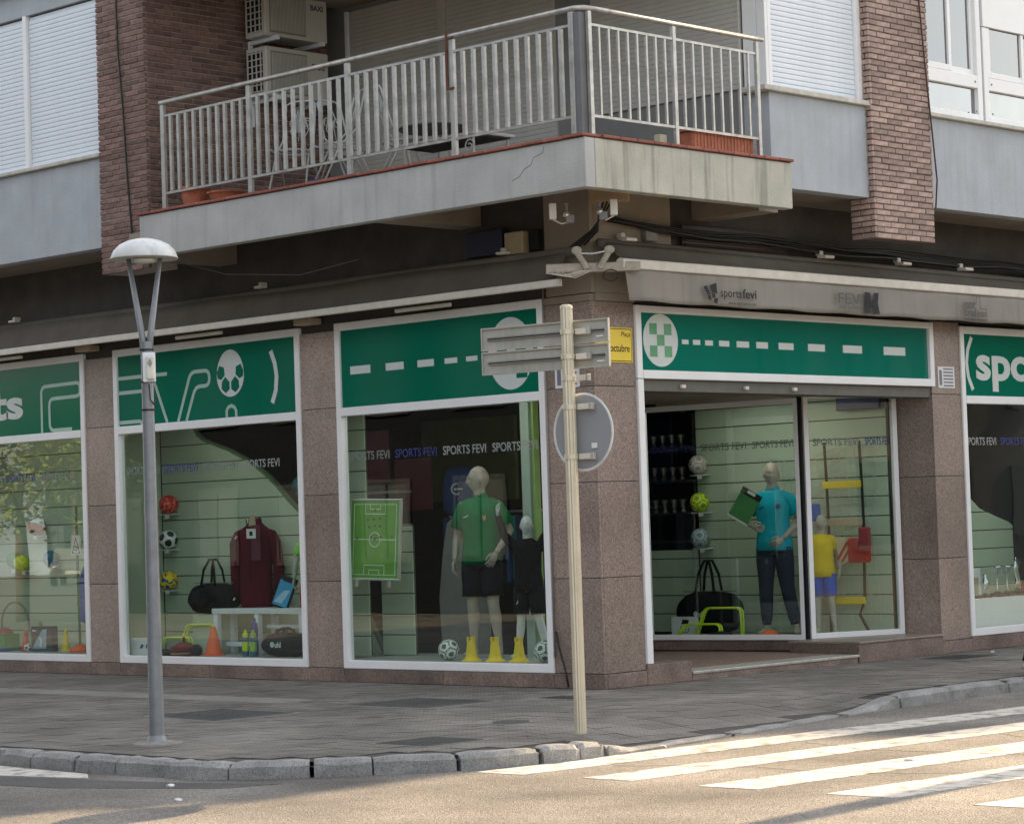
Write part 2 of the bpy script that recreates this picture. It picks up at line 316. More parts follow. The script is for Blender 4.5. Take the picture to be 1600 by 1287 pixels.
def make_tile_mat():
    m = speckle('paving_tile', [(.155,.142,.126),(.225,.207,.183),(.185,.171,.152),(.255,.236,.21)], 160, .82, .12, .8, amp=(.60,1.30))
    t = m.node_tree; N = t.nodes; L = t.links; b = N['Principled BSDF']; old = b.inputs['Base Color'].links[0].from_socket
    br = N.new('ShaderNodeTexBrick'); br.inputs['Scale'].default_value = 1; br.offset = 0; br.squash = 1
    for k_, v_ in (('Brick Width', .05), ('Row Height', .05), ('Mortar Size', .006), ('Mortar Smooth', .3)): br.inputs[k_].default_value = v_
    br.inputs['Color1'].default_value = br.inputs['Color2'].default_value = (1,1,1,1); br.inputs['Mortar'].default_value = (.42,.42,.42,1)
    L.new(N.new('ShaderNodeNewGeometry').outputs['Position'], br.inputs['Vector'])
    mu = N.new('ShaderNodeMix'); mu.data_type = 'RGBA'; mu.blend_type = 'MULTIPLY'; mu.inputs['Factor'].default_value = 1
    L.new(old, mu.inputs['A']); L.new(br.outputs['Color'], mu.inputs['B'])
    oi = N.new('ShaderNodeObjectInfo'); ge = N.new('ShaderNodeNewGeometry'); ad = N.new('ShaderNodeMath'); L.new(oi.outputs['Random'], ad.inputs[0]); L.new(ge.outputs['Random Per Island'], ad.inputs[1])
    fr = N.new('ShaderNodeMath'); fr.operation = 'FRACT'; L.new(ad.outputs[0], fr.inputs[0])
    mr = N.new('ShaderNodeMapRange'); mr.inputs['To Min'].default_value = .84; mr.inputs['To Max'].default_value = 1.14; L.new(fr.outputs[0], mr.inputs[0])
    hs = N.new('ShaderNodeHueSaturation'); L.new(mr.outputs[0], hs.inputs['Value']); L.new(mu.outputs['Result'], hs.inputs['Color']); L.new(hs.outputs[0], b.inputs['Base Color'])
    return m
TILE = make_tile_mat(); JOINT = mat('tile_joint', (.06,.055,.05), .95, var=.3, scale=4, world=True)
pv = MB(); st = .25
ix = -11.5
gx = [i*st for i in range(-46, 17)]; gy = [i*st for i in range(-28, 29)]
for x in gx:
    for y in gy:
        if (x > 0.3 and y > 0.3) or y < 0.2:
            cs = [(x,y),(x+st,y),(x+st,y+st),(x,y+st)]
            if all(inside(a+.0, b) or inside(a-.12, b+.12) for a, b in cs) and all(inside(a-.02, b+.02) for a, b in cs):
                pv.add([(a, b, H(a, b) - .009) for a, b in cs], [(0,1,2,3)])
# fill strip behind the kerb so that no road shows between tiles and stones
for (x1, y1), (x2, y2) in zip(KP[1:-1], KP[2:-1]):
    n_ = Vector((-(y2-y1), x2-x1)).normalized()
    for s0 in range(4):
        a0, a1 = s0/4, (s0+1)/4
        p = Vector((x1,y1)).lerp(Vector((x2,y2)), a0); q = Vector((x1,y1)).lerp(Vector((x2,y2)), a1)
        P4 = [p + n_*.06, q + n_*.06, q + n_*.62, p + n_*.62]
        pv.add([(a.x, a.y, H(a.x, a.y) - .013) for a in P4], [(0,1,2,3)])
pv.box(-60, -11.4, -6.5, 0, -.1, -.004); pv.box(0.1, 2.9, 7.2, 60, -.1, -.004)
pave = struct(pv.build('pavement', TILE)); pave.data.materials.append(JOINT); pave.data.polygons.foreach_set('material_index', [1]*(len(pv.f)-12) + [0]*12)
T = .2; tl = []
for i in range(-57, 20):
    for j in range(-33, 36):
        x, y = (i+.5)*T, (j+.5)*T
        if not ((y < -.03) or (x > .06 and y > -.1)): continue
        if all(inside(x + a + .0, y + b) and inside(x + a + .16, y + b - .10) for a in (-.1,.1) for b in (-.1,.1)): tl.append((x, y))
def vis(p):
    d = Vector((p[0], p[1], 0)) - Vector((16.059,-17.648,1.6)); xx = d.dot(CR)/d.dot(CF); return abs(xx) < .206
tl.sort(key=lambda p: (not vis(p), (Vector((p[0], p[1])) - Vector((16.06,-17.65))).length))
def tile_geo(mb, M=None):
    a, b = .0975, .0955
    mb.add([(-a,-a,-.02),(a,-a,-.02),(a,a,-.02),(-a,a,-.02),(-a,-a,-.002),(a,-a,-.002),(a,a,-.002),(-a,a,-.002),(-b,-b,0),(b,-b,0),(b,b,0),(-b,b,0)],
           [(0,1,5,4),(1,2,6,5),(2,3,7,6),(3,0,4,7),(4,5,9,8),(5,6,10,9),(6,7,11,10),(7,4,8,11),(8,9,10,11)], 0, M)
tm = MB(); tile_geo(tm); t0 = None; rest = MB()
for n_, (x, y) in enumerate(tl):
    gxx = (H(x+.05,y) - H(x-.05,y))/.1; gyy = (H(x,y+.05) - H(x,y-.05))/.1
    rot = (math.atan(gyy) + random.gauss(0,.004), -math.atan(gxx) + random.gauss(0,.004), 0); loc = (x, y, H(x, y) + random.gauss(0,.0012))
    if n_ < 300:
        if t0 is None: t0 = tm.build('tile', TILE, pave, loc, rot)
        else: inst(t0, 'tile', pave, loc, rot)
    else:
        from mathutils import Euler
        tile_geo(rest, Matrix.Translation(loc) @ Euler(rot).to_matrix().to_4x4())
struct(rest.build('paving_field', TILE, pave), 'stuff')
# pale band of smoother slabs and the kerb stones
kerb_pts = [Vector(p) for p in KP[1:-1]]
LEN = [0]
for a, b in zip(kerb_pts, kerb_pts[1:]): LEN.append(LEN[-1] + (b-a).length)
def kat(s):
    s = max(0, min(LEN[-1] - 1e-4, s))
    for i in range(len(LEN)-1):
        if s <= LEN[i+1]:
            t = (s - LEN[i])/(LEN[i+1]-LEN[i]); p = kerb_pts[i].lerp(kerb_pts[i+1], t); d = (kerb_pts[i+1]-kerb_pts[i]).normalized(); return p, Vector((-d.y, d.x))
kerb = None; stones = []
def stone(s0, s1, par):
    mb = MB(); K = 7; ring = []
    j0 = random.uniform(-.012,.012); wob = random.uniform(0, 50)
    for i in range(K):
        s = s0 + (s1 - s0)*i/(K-1); p, nn = kat(s); e = min(i, K-1-i); rd = .022 if e == 0 else 0
        zt = H(p.x - .02, p.y) + .004
        low = zt < -.03
        pr = [(-.002, -.20), (-.004 + rd*.6, -.03 + zt*.0 - (.07 if low else 0)), (.004 + rd, zt - .028 - rd*.5), (.030 + rd, zt - rd*.6), (.14, zt - rd*.4), (.145, -.20)]
        for (o, z) in pr:
            q = p + nn*(o + j0); nz = noise.noise(Vector((q.x*6 + wob, q.y*6, z*9))) * (.017 if q.y < -4 else .006)
            ring.append((q.x + nn.x*nz, q.y + nn.y*nz, z + (nz*.7 if z > -.15 else 0)))
    k = 6
    fs = [(i*k + j, (i+1)*k + j, (i+1)*k + (j+1) % k, i*k + (j+1) % k) for i in range(K-1) for j in range(k)] + [tuple(range(k)), tuple((K-1)*k + j for j in range(k))[::-1]]
    mb.add(ring, fs)
    return mb
km = MB()
for i in range(len(kerb_pts)-1):
    p, q = kerb_pts[i], kerb_pts[i+1]; d = (q-p).normalized(); nn = Vector((-d.y, d.x))
    P4 = [p + nn*.02, q + nn*.02, q + nn*.13, p + nn*.13]
    km.add([(a.x, a.y, min(H(a.x, a.y), 0) - .045) for a in P4], [(0,1,2,3)])
km.box(-60, -.3, -6.6, -6.5, -.3, -.002); km.box(2.92, 3.02, 2.6, 60, -.3, -.002)
kerb = struct(km.build('kerb', MORT2)); kerb.data.materials.append(KERB); kerb.data.polygons.foreach_set('material_index', [0]*(len(km.f)-12) + [1]*12)
s = -.0; lens = [.42,.55,.5,.62,.56,.60,.42,.62,.66,.34,.30,.8,.9,.95,.9,.98,.9,.95,.9,.9,.95,.9,.9]
for L_ in lens:
    e = min(s + L_, LEN[-1])
    if e - s < .1: break
    stone(s + .006, e - .005 - random.choice((0,0,.02,.035)), kerb).build('kerb_stone', KERB, kerb, bevel=.012)
    s = e
# covers let into the paving
def cover(pts, label, cat='manhole cover', z=.004, mats=None, frame=True):
    c = (sum(p[0] for p in pts)/len(pts), sum(p[1] for p in pts)/len(pts))
    t = thing('manhole_cover', label, cat, (c[0], c[1], 0))
    loc = [(p[0]-c[0], p[1]-c[1]) for p in pts]
    MB().prism(loc, -.01, z).build('frame', mats or GREYP, t)
    MB().prism([(a*.9, b*.9) for a, b in loc], z, z + .004).build('lid', PATCH, t)
    mb = MB()
    for i in range(-4, 5):
        f = i/5.2
        a = Vector(loc[0]).lerp(Vector(loc[1 if len(loc) == 4 else len(loc)//2]), (f+1)/2) if len(loc) == 4 else None
        if a is not None:
            b = Vector(loc[3]).lerp(Vector(loc[2]), (f+1)/2); d = (b-a)*.1
            mb.ribbon([a + d, b - d], .012, .003, M=Matrix.Translation((0,0,z+.004)))
    if mb.f: mb.build('rib', PATCH, t)
cover([(-1.95,-4.0),(-1.95,-3.1),(-.75,-3.15),(-.75,-4.15)], 'wide dark cover in the pavement just right of the street lamp')
cover([(-1.1,-2.4),(-1.1,-1.45),(.05,-1.45),(.05,-2.4)], 'large dark rectangular cover in the pavement in front of the green polo window')
cover([(2.2,-5.05),(2.2,-4.4),(2.82,-4.4),(2.82,-5.05)], 'square black cover beside the kerb at the rounded corner')
cover([(1.83 + .17*math.cos(a*PI/10), -3.16 + .17*math.sin(a*PI/10)) for a in range(20)], 'small round iron cover in the pavement left of the cream sign pole')
cover([(.25,4.7),(.25,5.5),(.85,5.5),(.85,4.7)], 'flat grey cover in the pavement outside the trophy window end')
cover([(.15,-1.1),(.15,-.8),(.6,-.8),(.6,-1.1)], 'little rectangular cover at the foot of the granite corner pillar')
for nm, (x0, x1) in enumerate([(-9.0, -1.9)]):
    tag(B(x0, x1, -2.42, -1.98, -.01, .0035).build('paving_strip', mat('pale_concrete', (.25,.235,.215), .85, var=.2, scale=2.5, bump=.2, world=True)), 'pale concrete strip patched along the pavement below the left windows', 'paving strip')
exec_order = 0

# ------------------------------------------------------------------ the corner building
bld = thing('apartment_building', 'grey rendered corner apartment building with brick pilasters above a glazed sports shop', 'building')
def P(name, mb, m, par=bld, **k): return mb.build(name, m, par, **k)
JZ = [.0, .145, 1.06, 1.98, 2.90, 3.72]
def pillar_left(x0, x1, ret=.09):
    pl = P('pillar', B(x0+.02, x1-.02, .032, ret, 0, 3.72), DREND)
    for a, b in zip(JZ, JZ[1:]):
        g = B(x0+.002, x1-.002, (-.015 if a == 0 else 0), .03, a+.003, b-.003).build('granite_panel', GRAN2 if a == 0 else GRAN, pl, bevel=.004)
    return pl
def reveal(pl, x, y0, y1, dx, z0=.145):
    for a, b in zip(JZ[1:], JZ[2:]):
        B(min(x, x+dx), max(x, x+dx), y0, y1, max(a,z0)+.003, b-.003).build('granite_panel', GRAN, pl, bevel=.003)
pillar_left(-4.28, -3.70); pillar_left(-8.18, -7.60)
pc = P('pillar', B(-.62, -.033, .033, .57, 0, 3.72), DREND)
for a, b in zip(JZ, JZ[1:]):
    q = .015 if a == 0 else 0; mm = GRAN2 if a == 0 else GRAN
    B(-.648, q, -q, .03, a+.003, b-.003).build('granite_panel', mm, pc, bevel=.004)
    B(-.03, q, .033, .60, a+.003, b-.003).build('granite_panel', mm, pc, bevel=.004)
p2 = P('pillar', B(-.5, -.033, 5.63, 6.14, 0, 3.72), DREND)
for a, b in zip(JZ, JZ[1:]):
    q = .015 if a == 0 else 0; mm = GRAN2 if a == 0 else GRAN
    B(-.03, q, 5.60, 6.17, a+.003, b-.003).build('granite_panel', mm, p2, bevel=.004)
    if a > 0: B(-.52, -.033, 5.60, 5.63, a+.003, b-.003).build('granite_panel', mm, p2, bevel=.004)
# plinth below the windows
pn = P('plinth', B(-12, -8.2, .03, .3, 0, .14), DREND)
for x0, x1 in ((-11.9,-10.1),(-10.1,-8.18),(-7.6,-5.95),(-5.95,-4.28),(-3.70,-2.2),(-2.2,-.65)):
    B(x0+.003, x1-.003, -.015, .03, .003, .142).build('granite_panel', GRAN2, pn, bevel=.004)
    B(x0+.003, x1-.003, .033, .3, .003, .135).build('granite_panel', GRAN2, pn)
for y0, y1 in ((6.17,7.6),(7.6,9.2)):
    B(-.03, .015, y0+.003, y1-.003, .003, .16).build('granite_panel', GRAN2, pn, bevel=.004)
# entrance step, ledges and floor
es = P('entrance_step', B(-3.1, -.02, .62, 5.6, -.05, .085), MATB)
B(-.02, .02, 1.27, 4.0, 0, .062).build('granite_panel', GRAN2, es, bevel=.004)
B(-.35, .03, 1.27, 4.02, .0625, .092).build('metal_lip', mat('worn_metal', (.45,.43,.39), .45, metal=.4, var=.2, scale=12), es, bevel=.006)
B(-.30, .018, .605, 1.265, .0, .20).build('granite_panel', GRAN2, es, bevel=.005)
B(-.92, .018, 4.03, 5.597, .0, .20).build('granite_panel', GRAN2, es, bevel=.005)
B(-.95, .03, 4.03, 5.597, .202, .225).build('ledge', GRAN, es, bevel=.005)
B(-2.4, -.4, 1.3, 4.0, .086, .10).build('door_mat', MATB, es)
# wall above the shop fronts, soffit, beams
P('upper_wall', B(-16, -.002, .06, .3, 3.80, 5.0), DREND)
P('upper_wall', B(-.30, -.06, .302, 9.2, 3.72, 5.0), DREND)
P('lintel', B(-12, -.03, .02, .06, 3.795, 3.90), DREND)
P('corner_cap', B(-.66, -.03, .0, .06, 3.722, 3.79).box(-.06, -.0, .063, .62, 3.722, 3.80), SOFF)
P('corner_wall', B(-.6, -.002, .003, .059, 3.80, 4.84), SOFF); P('corner_wall', B(-.059, .0, .062, 1.2, 3.803, 4.84), SOFF)
P('soffit', B(-16, .82, -.85, 9.2, 4.86, 5.0), SOFF)
P('balcony_floor', B(-5.40, 1.10, -1.23, 1.75, 4.88, 5.04), SOFF)
for x1, y0 in ((-1.52,-1.20),(-5.36,-1.20),(-10.6,-.84)):
    P('beam', B(x1-.30, x1, y0, .059, 4.592, 4.878 if x1 > -6 else 4.858), SOFF)
P('beam', B(-.055, .81, 1.6, 1.9, 4.60, 4.858), SOFF)
# grey rendered panels of the upper storey
def panel_l(x0, x1, z0=4.845, z1=5.86): P('render_panel', B(x0, x1, -.87, -.70, z0, z1), REND, bevel=.006)
panel_l(-16, -6.515)
P('render_panel', B(.70, .87, 1.752, 3.38, 4.845, 5.79), REND, bevel=.006)
P('render_panel', B(.70, .87, 4.42, 9.2, 4.82, 5.79), REND, bevel=.006)
P('render_panel', B(.55, .699, 1.752, 1.9, 5.04, 5.79), REND)
P('render_panel', B(-16, -6.515, -.84, -.70, 7.70, 8.0), REND); P('render_panel', B(.70, .84, 1.752, 9.2, 7.6, 8.0), REND)
P('sill', B(-16, -6.52, -.93, -.70, 5.862, 5.905), SILL, bevel=.008)
P('sill', B(.60, .93, 1.62, 3.39, 5.792, 5.845), SILL, bevel=.008)
P('sill', B(.60, .93, 4.42, 9.2, 5.792, 5.835), SILL, bevel=.008)
P('roof', B(-16, .9, -.95, 9.2, 8.001, 8.15), DREND)
P('core', B(-16, -5.9, -.60, 9.2, 5.0, 8.0), DREND); P('core', B(-5.9, .5, 2.05, 9.2, 5.05, 8.0), DREND); P('core', B(.3, .55, 1.76, 2.04, 5.05, 8.0), DREND)
P('back_wall', B(-5.66, .55, 1.75, 2.04, 5.05, 8.0), mat('balcony_wall', (.22,.22,.21), .85, var=.1, scale=2, bump=.15, world=True))
P('balcony_slab', B(-5.40, 1.12, -1.25, 1.752, 7.66, 7.99), SOFF)
# roller shutters, built slat by slat
def shutter(x0, x1, z0, z1, loc, rz, m, name='shutter', pitch=.052):
    sh = P(name, B(x0-.0, x1+.0, .012, .03, z0, z1), m, loc=loc, rot=(0,0,rz))
    n = int((z1 - z0)/pitch); sm_ = MB()
    q_ = .35 if m is BEIGE else .7; pr = [(0,.012),(0,-.002*q_),(.008,-.006*q_),(pitch*.55,-.008*q_),(pitch-.008,-.004*q_),(pitch-.004*q_,.002),(pitch-.004*q_,.012)]
    vs = [(x, y, z) for x in (x0, x1) for z, y in pr]; k = len(pr)
    sm_.add(vs, [(j, j+k, (j+1) % k + k, (j+1) % k) for j in range(k)] + [tuple(range(k)), tuple(range(k, 2*k))[::-1]])
    first = None
    for i in range(n):
        if first is None: first = sm_.build('slat', m, sh, (0,0,z0 + i*pitch))
        else: inst(first, 'slat', sh, (0,0,z0 + i*pitch))
    return sh
shutter(-9.6, -8.07, 5.925, 7.68, (0,-.80,0), 0, WHITE2); shutter(-7.98, -6.58, 5.925, 7.68, (0,-.80,0), 0, WHITE2)
P('shutter_guide', B(-8.06, -7.99, -.845, -.76, 5.906, 7.70), WHITE, bevel=.004)
P('shutter_guide', B(-9.68, -6.52, -.83, -.75, 5.906, 5.924), WHITE)
sh = shutter(1.86, 3.28, 5.862, 7.6, (.80,0,0), PI/2, WHITE2) if False else None
def shutter_r(y0, y1, z0, z1, x, m): return shutter(y0, y1, z0, z1, (x, 0, 0), PI/2, m)
shutter_r(1.86, 3.27, 5.862, 7.62, .80, WHITE2)
for a, b in ((1.757,1.80),(1.803,1.855),(3.275,3.375)): P('shutter_guide', B(.74, .845, a, b, 5.847, 7.6), WHITE, bevel=.004)
P('corner_post', B(.56, .735, 1.757, 1.86, 5.847, 7.6), WHITE, bevel=.004)
shutter(-5.22, -3.74, 5.10, 7.60, (0,1.72,0), 0, BEIGE); shutter(-3.62, -1.98, 5.10, 7.60, (0,1.72,0), 0, BEIGE)
shutter(-1.44, .54, 5.86, 7.60, (0,1.72,0), 0, BEIGE)
P('shutter_guide', B(-3.735, -3.625, 1.69, 1.748, 5.06, 7.6), BEIGE); P('shutter_guide', B(-5.27, -5.225, 1.69, 1.748, 5.06, 7.6), WHITE2)
# upstairs window, right
def casement(y0, y1, zt=7.7):
    wd = P('window', B(.71, .79, y0, y0+.09, 5.837, zt).box(.71, .79, y1-.09, y1, 5.837, zt).box(.71, .79, y0+.09, y1-.09, 5.837, 5.93).box(.71,.79,y0+.09,y1-.09,6.22,6.36), WHITE, bevel=.006)
    B(.735, .74, y0+.09, y1-.09, 5.93, 6.22).build('pane', GLASSW, wd)
    mid = (y0+y1)/2
    for a, b, xx in ((y0+.09, mid+.03, .76), (mid-.03, y1-.09, .725)):
        sh_ = B(xx-.03, xx+.025, a, a+.055, 6.362, zt).box(xx-.03, xx+.025, b-.055, b, 6.362, zt).box(xx-.03, xx+.025, a+.055, b-.055, 6.362, 6.43).build('sash', WHITE, wd, bevel=.005)
        B(xx-.005, xx, a+.055, b-.055, 6.43, zt).build('pane', GLASSU, wd)
    B(.62, .66, y0, y1, 5.837, zt).build('blind', mat('net_curtain', (.5,.5,.47), .9), wd)
    for yy in (y0+.14, y1-.14):
        MB().rod((.79,yy,5.96),(.795,yy,5.96),.012).build('cap', GREYP, wd); MB().rod((.79,yy,6.29),(.795,yy,6.29),.012).build('cap', GREYP, wd)
casement(4.46, 5.66); casement(5.70, 7.3, 6.92)
P('shutter_box', B(.69, .80, 5.70, 7.3, 6.925, 7.7), WHITE, bevel=.006)
# brick pilasters
BW, BH, BT, JO = .24, .048, .04, .012
n_ind = [0]
def brickwall(par, org, rz, width, z0, z1, m, limit, off=0):
    full = half = None; stuff = MB(); rz_m = Matrix.Rotation(rz, 4, 'Z')
    c = int((z1 - z0)/(BH + JO)); rows = range(c)
    for r in rows:
        z = z0 + r*(BH+JO); x = -(BW+JO)*((r + off) % 2)*.5
        while x < width - .01:
            a = max(x, 0); b = min(x + BW, width)
            if b - a > .02:
                L_ = b - a; jz = random.uniform(-.002,.002); jy = random.uniform(-.005,.004)
                p = Vector(org) + rz_m @ Vector((a, jy, 0)) + Vector((0,0,z + jz))
                if n_ind[0] < limit:
                    key = round(L_, 3)
                    mb = brickwall.c.get((key, m.name))
                    if mb is None:
                        o = B(0, L_, 0, BT, 0, BH).build('brick', m, par, p, (0,0,rz), bevel=.004, seg=1); brickwall.c[(key, m.name)] = o
                    else: inst(mb, 'brick', par, p, (0,0,rz))
                    n_ind[0] += 1
                else:
                    stuff.box(0, L_, 0, BT, 0, BH, M=Matrix.Translation(p) @ rz_m)
            x += BW + JO
    if stuff.f: struct(stuff.build('brickwork', m, par, bevel=.004, seg=1), 'stuff')
brickwall.c = {}
pr_ = P('brick_pilaster', B(.66, .930, 3.37, 4.405, 4.44, 8.0), MORT2)
brickwall(pr_, (.93, 3.385, 4.43), PI/2, 1.03, 4.43, 7.1, BRICK_L, 400) if False else None
def BWALL(par, x, y, z0, z1, rz, width, m, limit, off=0): brickwall(par, (x, y, 0), rz, width, z0, z1, m, limit, off)
BWALL(pr_, .94, 3.385, 4.43, 7.15, PI/2, 1.03, BRICK_L, 190)
BWALL(pr_, .64, 3.345, 4.43, 7.15, 0, .30, BRICK_L, 0, 1)
pl_ = P('brick_pilaster', B(-6.495, -5.655, -.929, -.55, 4.53, 8.0).box(-5.95, -5.652, -.55, 1.748, 5.05, 8.0), MORT)
BWALL(pl_, -6.51, -.94, 4.53, 7.95, 0, .86, BRICK_D, 320)
BWALL(pl_, -5.64, -.90, 4.60, 5.06, PI/2, .2, BRICK_D, 0)
BWALL(pl_, -5.64, -.90, 5.07, 7.7, PI/2, 2.64, BRICK_D, 0, 1)
# cables hanging down the pilasters
tag(MB().tube([(-6.10,-.96,7.7),(-6.08,-.965,7.0),(-6.02,-.96,6.3),(-5.97,-.965,5.6),(-5.92,-.96,4.95),(-5.90,-.96,4.6)], .011, 6).build('cable', CABLE), 'black cable running down the left brick pilaster', 'cable')
tag(MB().tube([(.965,4.20,7.5),(.965,4.27,6.8),(.965,4.33,6.2),(.965,4.40,5.6),(.965,4.455,5.1),(.93,4.46,4.8)], .009, 6).build('cable', mat('brown_cable', (.05,.02,.018), .6)), 'thin dark red cable running down the right brick pilaster', 'cable')

# balcony front, tiles, railing
P('balcony_fascia', B(-5.40, 1.12, -1.25, -1.12, 4.59, 5.04), REND3, bevel=.008)
P('balcony_fascia', B(.99, 1.123, -1.118, 1.74, 4.592, 5.04), REND2, bevel=.008)
ck = MB(); ck.ribbon([(.62,5.02),(.60,4.96),(.48,4.93),(.45,4.87),(.36,4.84),(.30,4.78),(.20,4.75)], .007, .001, M=at(ML,0,-1.2505,0)); ck.build('crack', C_('crack_grey', (.17,.17,.165), .9), bld)
te = P('tile_edging', B(-5.39, 1.10, -1.24, -1.0, 5.041, 5.05).box(.9, 1.11, -1.0, 1.74, 5.041, 5.05), MORT2)
first = None
for i in range(26):
    x = -5.43 + i*.252
    o = B(0, .246, -1.275, -1.02, 5.051, 5.078).build('edge_tile', REDT, te, (x,0,random.uniform(-.002,.002)), bevel=.006)
for i in range(12):
    y = -1.018 + i*.232
    B(.9, 1.145, y, y+.226, 5.051, 5.078).build('edge_tile', REDT, te, (0,0,random.uniform(-.002,.002)), bevel=.006)
rl = thing('balcony_railing', 'silvery metal railing of upright bars round the corner balcony', 'railing', (0,0,0))
RZ0, RZ1, RZT = 5.25, 6.08, 6.23
yL = -1.18; xR = 1.07
posts = [-5.03, -3.60, -2.08, -.60, .945]
for i, x in enumerate(posts):
    B(x-.028, x+.028, yL-.02, yL+.02, 5.078, RZT-.03).build('post', RAILM, rl, bevel=.003)
for a, b in zip(posts, posts[1:]):
    B(a+.028, b-.028, yL-.012, yL+.012, RZ0-.012, RZ0+.012).build('rail', RAILM, rl); B(a+.028, b-.028, yL-.012, yL+.012, RZ1-.012, RZ1+.012).build('rail', RAILM, rl)
    n = 10; bar = None
    for k in range(1, n+1):
        x = a + (b-a)*k/(n+1)
        if bar is None: bar = B(-.019, .019, -.016, .016, RZ0+.0125, RZ1-.0125).build('bar', RAILM, rl, (x,yL,0), (0,0,random.gauss(0,.05)), bevel=.002)
        else: inst(bar, 'bar', rl, (x,yL,0), (0,0,random.gauss(0,.05)))
postr = [-1.09, .08, 1.32]
for y in postr: B(xR-.018, xR+.018, y-.022, y+.022, 5.078, RZT-.03).build('post', RAILM, rl, bevel=.003)
for a, b in zip(postr, postr[1:]):
    B(xR-.012, xR+.012, a+.022, b-.022, RZ0-.012, RZ0+.012).build('rail', RAILM, rl); B(xR-.012, xR+.012, a+.022, b-.022, RZ1-.012, RZ1+.012).build('rail', RAILM, rl)
    bar = None
    for k in range(1, 9):
        y = a + (b-a)*k/9
        if bar is None: bar = B(-.012, .012, -.012, .012, RZ0+.0125, RZ1-.0125).build('bar', RAILM, rl, (xR,y,0), bevel=.002)
        else: inst(bar, 'bar', rl, (xR,y,0))
MB().tube([(-5.08,yL,RZT),(.98,yL,RZT),(1.05,yL+.05,RZT),(xR,-1.0,RZT),(xR,1.42,RZT)], .026, 10).build('handrail', RAILM, rl, smooth=True)
B(.952, 1.045, -1.19, -1.10, 5.078, 6.19).build('corner_post', mat('corner_post_grey', (.13,.13,.135), .5), rl, bevel=.004)
tag(B(-.66,-.635,-1.215,-1.20,5.72,6.30).box(-.634,-.56,-1.215,-1.2,5.72,5.74).box(-.634,-.56,-1.215,-1.2,6.2,6.22).build('bracket', mat('rust', (.09,.035,.02), .8, var=.3)), 'rusty brown angle bracket clipped onto the railing post', 'bracket')

# ------------------------------------------------------------------ things on the balcony
def ac(z, label):
    t = thing('air_conditioner', label, 'air conditioner', (-5.55, .43, z), 0, 'air conditioning units beside the balcony')
    W_, D_, Hh = .93, .35, .56                    # along y, along x, height
    m_ = mat('ac_cream', (.52,.51,.46), .5, var=.04)
    B(0, D_, 0, W_, 0, Hh).build('casing', m_, t, bevel=.012)
    B(D_+.001, D_+.012, .06, .60, .04, Hh-.05).build('fan_guard', mat('ac_grille', (.24,.235,.21), .6), t, bevel=.008)
    for i in range(26):
        B(D_+.013, D_+.018, .075 + i*.02, .083 + i*.02, .06, Hh-.07).build('slat', m_, t)
    sg = B(.03, D_-.06, -.004, -.001, .05, Hh-.05).build('side_grille', BLK, t)
    gm = MB()
    for i in range(4): gm.box(.03 + i*.075, .045 + i*.075, -.014, -.0045, .05, Hh-.05)
    for i in range(7): gm.box(.03, D_-.06, -.013, -.005, .05 + i*.073, .062 + i*.073)
    gm.build('grille_bar', m_, sg)
    tx = MB(); text(tx, 'BAXI', .09, at(MR, D_+.002, .68, .36), bold=.02); tx.build('lettering', C_('ac_letters', (.03,.03,.10)), t)
    for y in (.12, .80):
        B(-.08, D_+.08, y-.02, y+.02, -.05, -.003).box(-.08, -.04, y-.02, y+.02, -.30, -.0505).build('bracket', WHITE2, t)
ac(7.18, 'upper air conditioner on the brick wall, cut by the top of the photo'); ac(6.50, 'lower air conditioner beside the balcony with its label half hidden')
WMET = mat('white_wire_metal', (.46,.46,.45), .4, var=.05)
def wire_chair(loc, rz, label):
    t = thing('garden_chair', label, 'chair', loc, rz, 'white wire chairs on the balcony')
    for sx in (-.2, .2):
        MB().tube([(sx,-.25,0),(sx*.9,-.05,.42),(sx*.85,.14,.60),(sx*.8,.24,.98)], .011, 6).build('leg', WMET, t, smooth=True)
        MB().tube([(sx,.27,0),(sx*.9,.05,.42),(sx*.9,-.20,.46)], .011, 6).build('leg', WMET, t, smooth=True)
    MB().tube([(-.16,.24,.98),(-.1,.26,1.02),(.1,.26,1.02),(.16,.24,.98)], .011, 6).build('back_rail', WMET, t, smooth=True)
    s_ = MB()
    for k in (-1, 1):
        s_.tube([(k*.07 + .055*math.cos(a*.5)*(1 - a/30), .20 + a*.001, .78 + .055*math.sin(a*.5)*(1 - a/30)) for a in range(22)], .006, 5)
        s_.tube([(k*.05, .15, .60),(k*.10, .18, .70),(k*.02,.22,.92)], .006, 5)
    s_.tube([(0,.14,.58),(0,.25,1.01)], .006, 5).build('scroll_back', WMET, t, smooth=True)
    MB().tube([(.2*math.cos(a*PI/8), .0 + .2*math.sin(a*PI/8), .45) for a in range(17)], .011, 6).build('seat_ring', WMET, t, smooth=True)
    g = MB()
    for i in range(-3, 4): g.rod((i*.05, -.17, .45), (i*.05, .17, .45), .004, n=5)
    g.build('seat_grid', WMET, t)
wire_chair((-3.35,-.80,5.06), .5, 'white wire chair nearest the brick wall behind the railing')
wire_chair((-2.75,-.72,5.06), -.4, 'white wire chair turned towards the low round table')
wire_chair((-2.25,-.3,5.06), 2.6, 'white wire chair standing in front of the beige shutter')
wire_chair((-3.05,-.35,5.06), 1.6, 'white wire chair squeezed behind the two front chairs')
tb = thing('garden_table', 'round dark topped table with thin white legs on the balcony', 'table', (-1.75,-.35,5.06))
MB().lathe([(0,.50),(.34,.50),(.35,.515),(.34,.53),(0,.53)], 28).build('table_top', mat('dark_top', (.05,.052,.055), .4), tb, smooth=False)
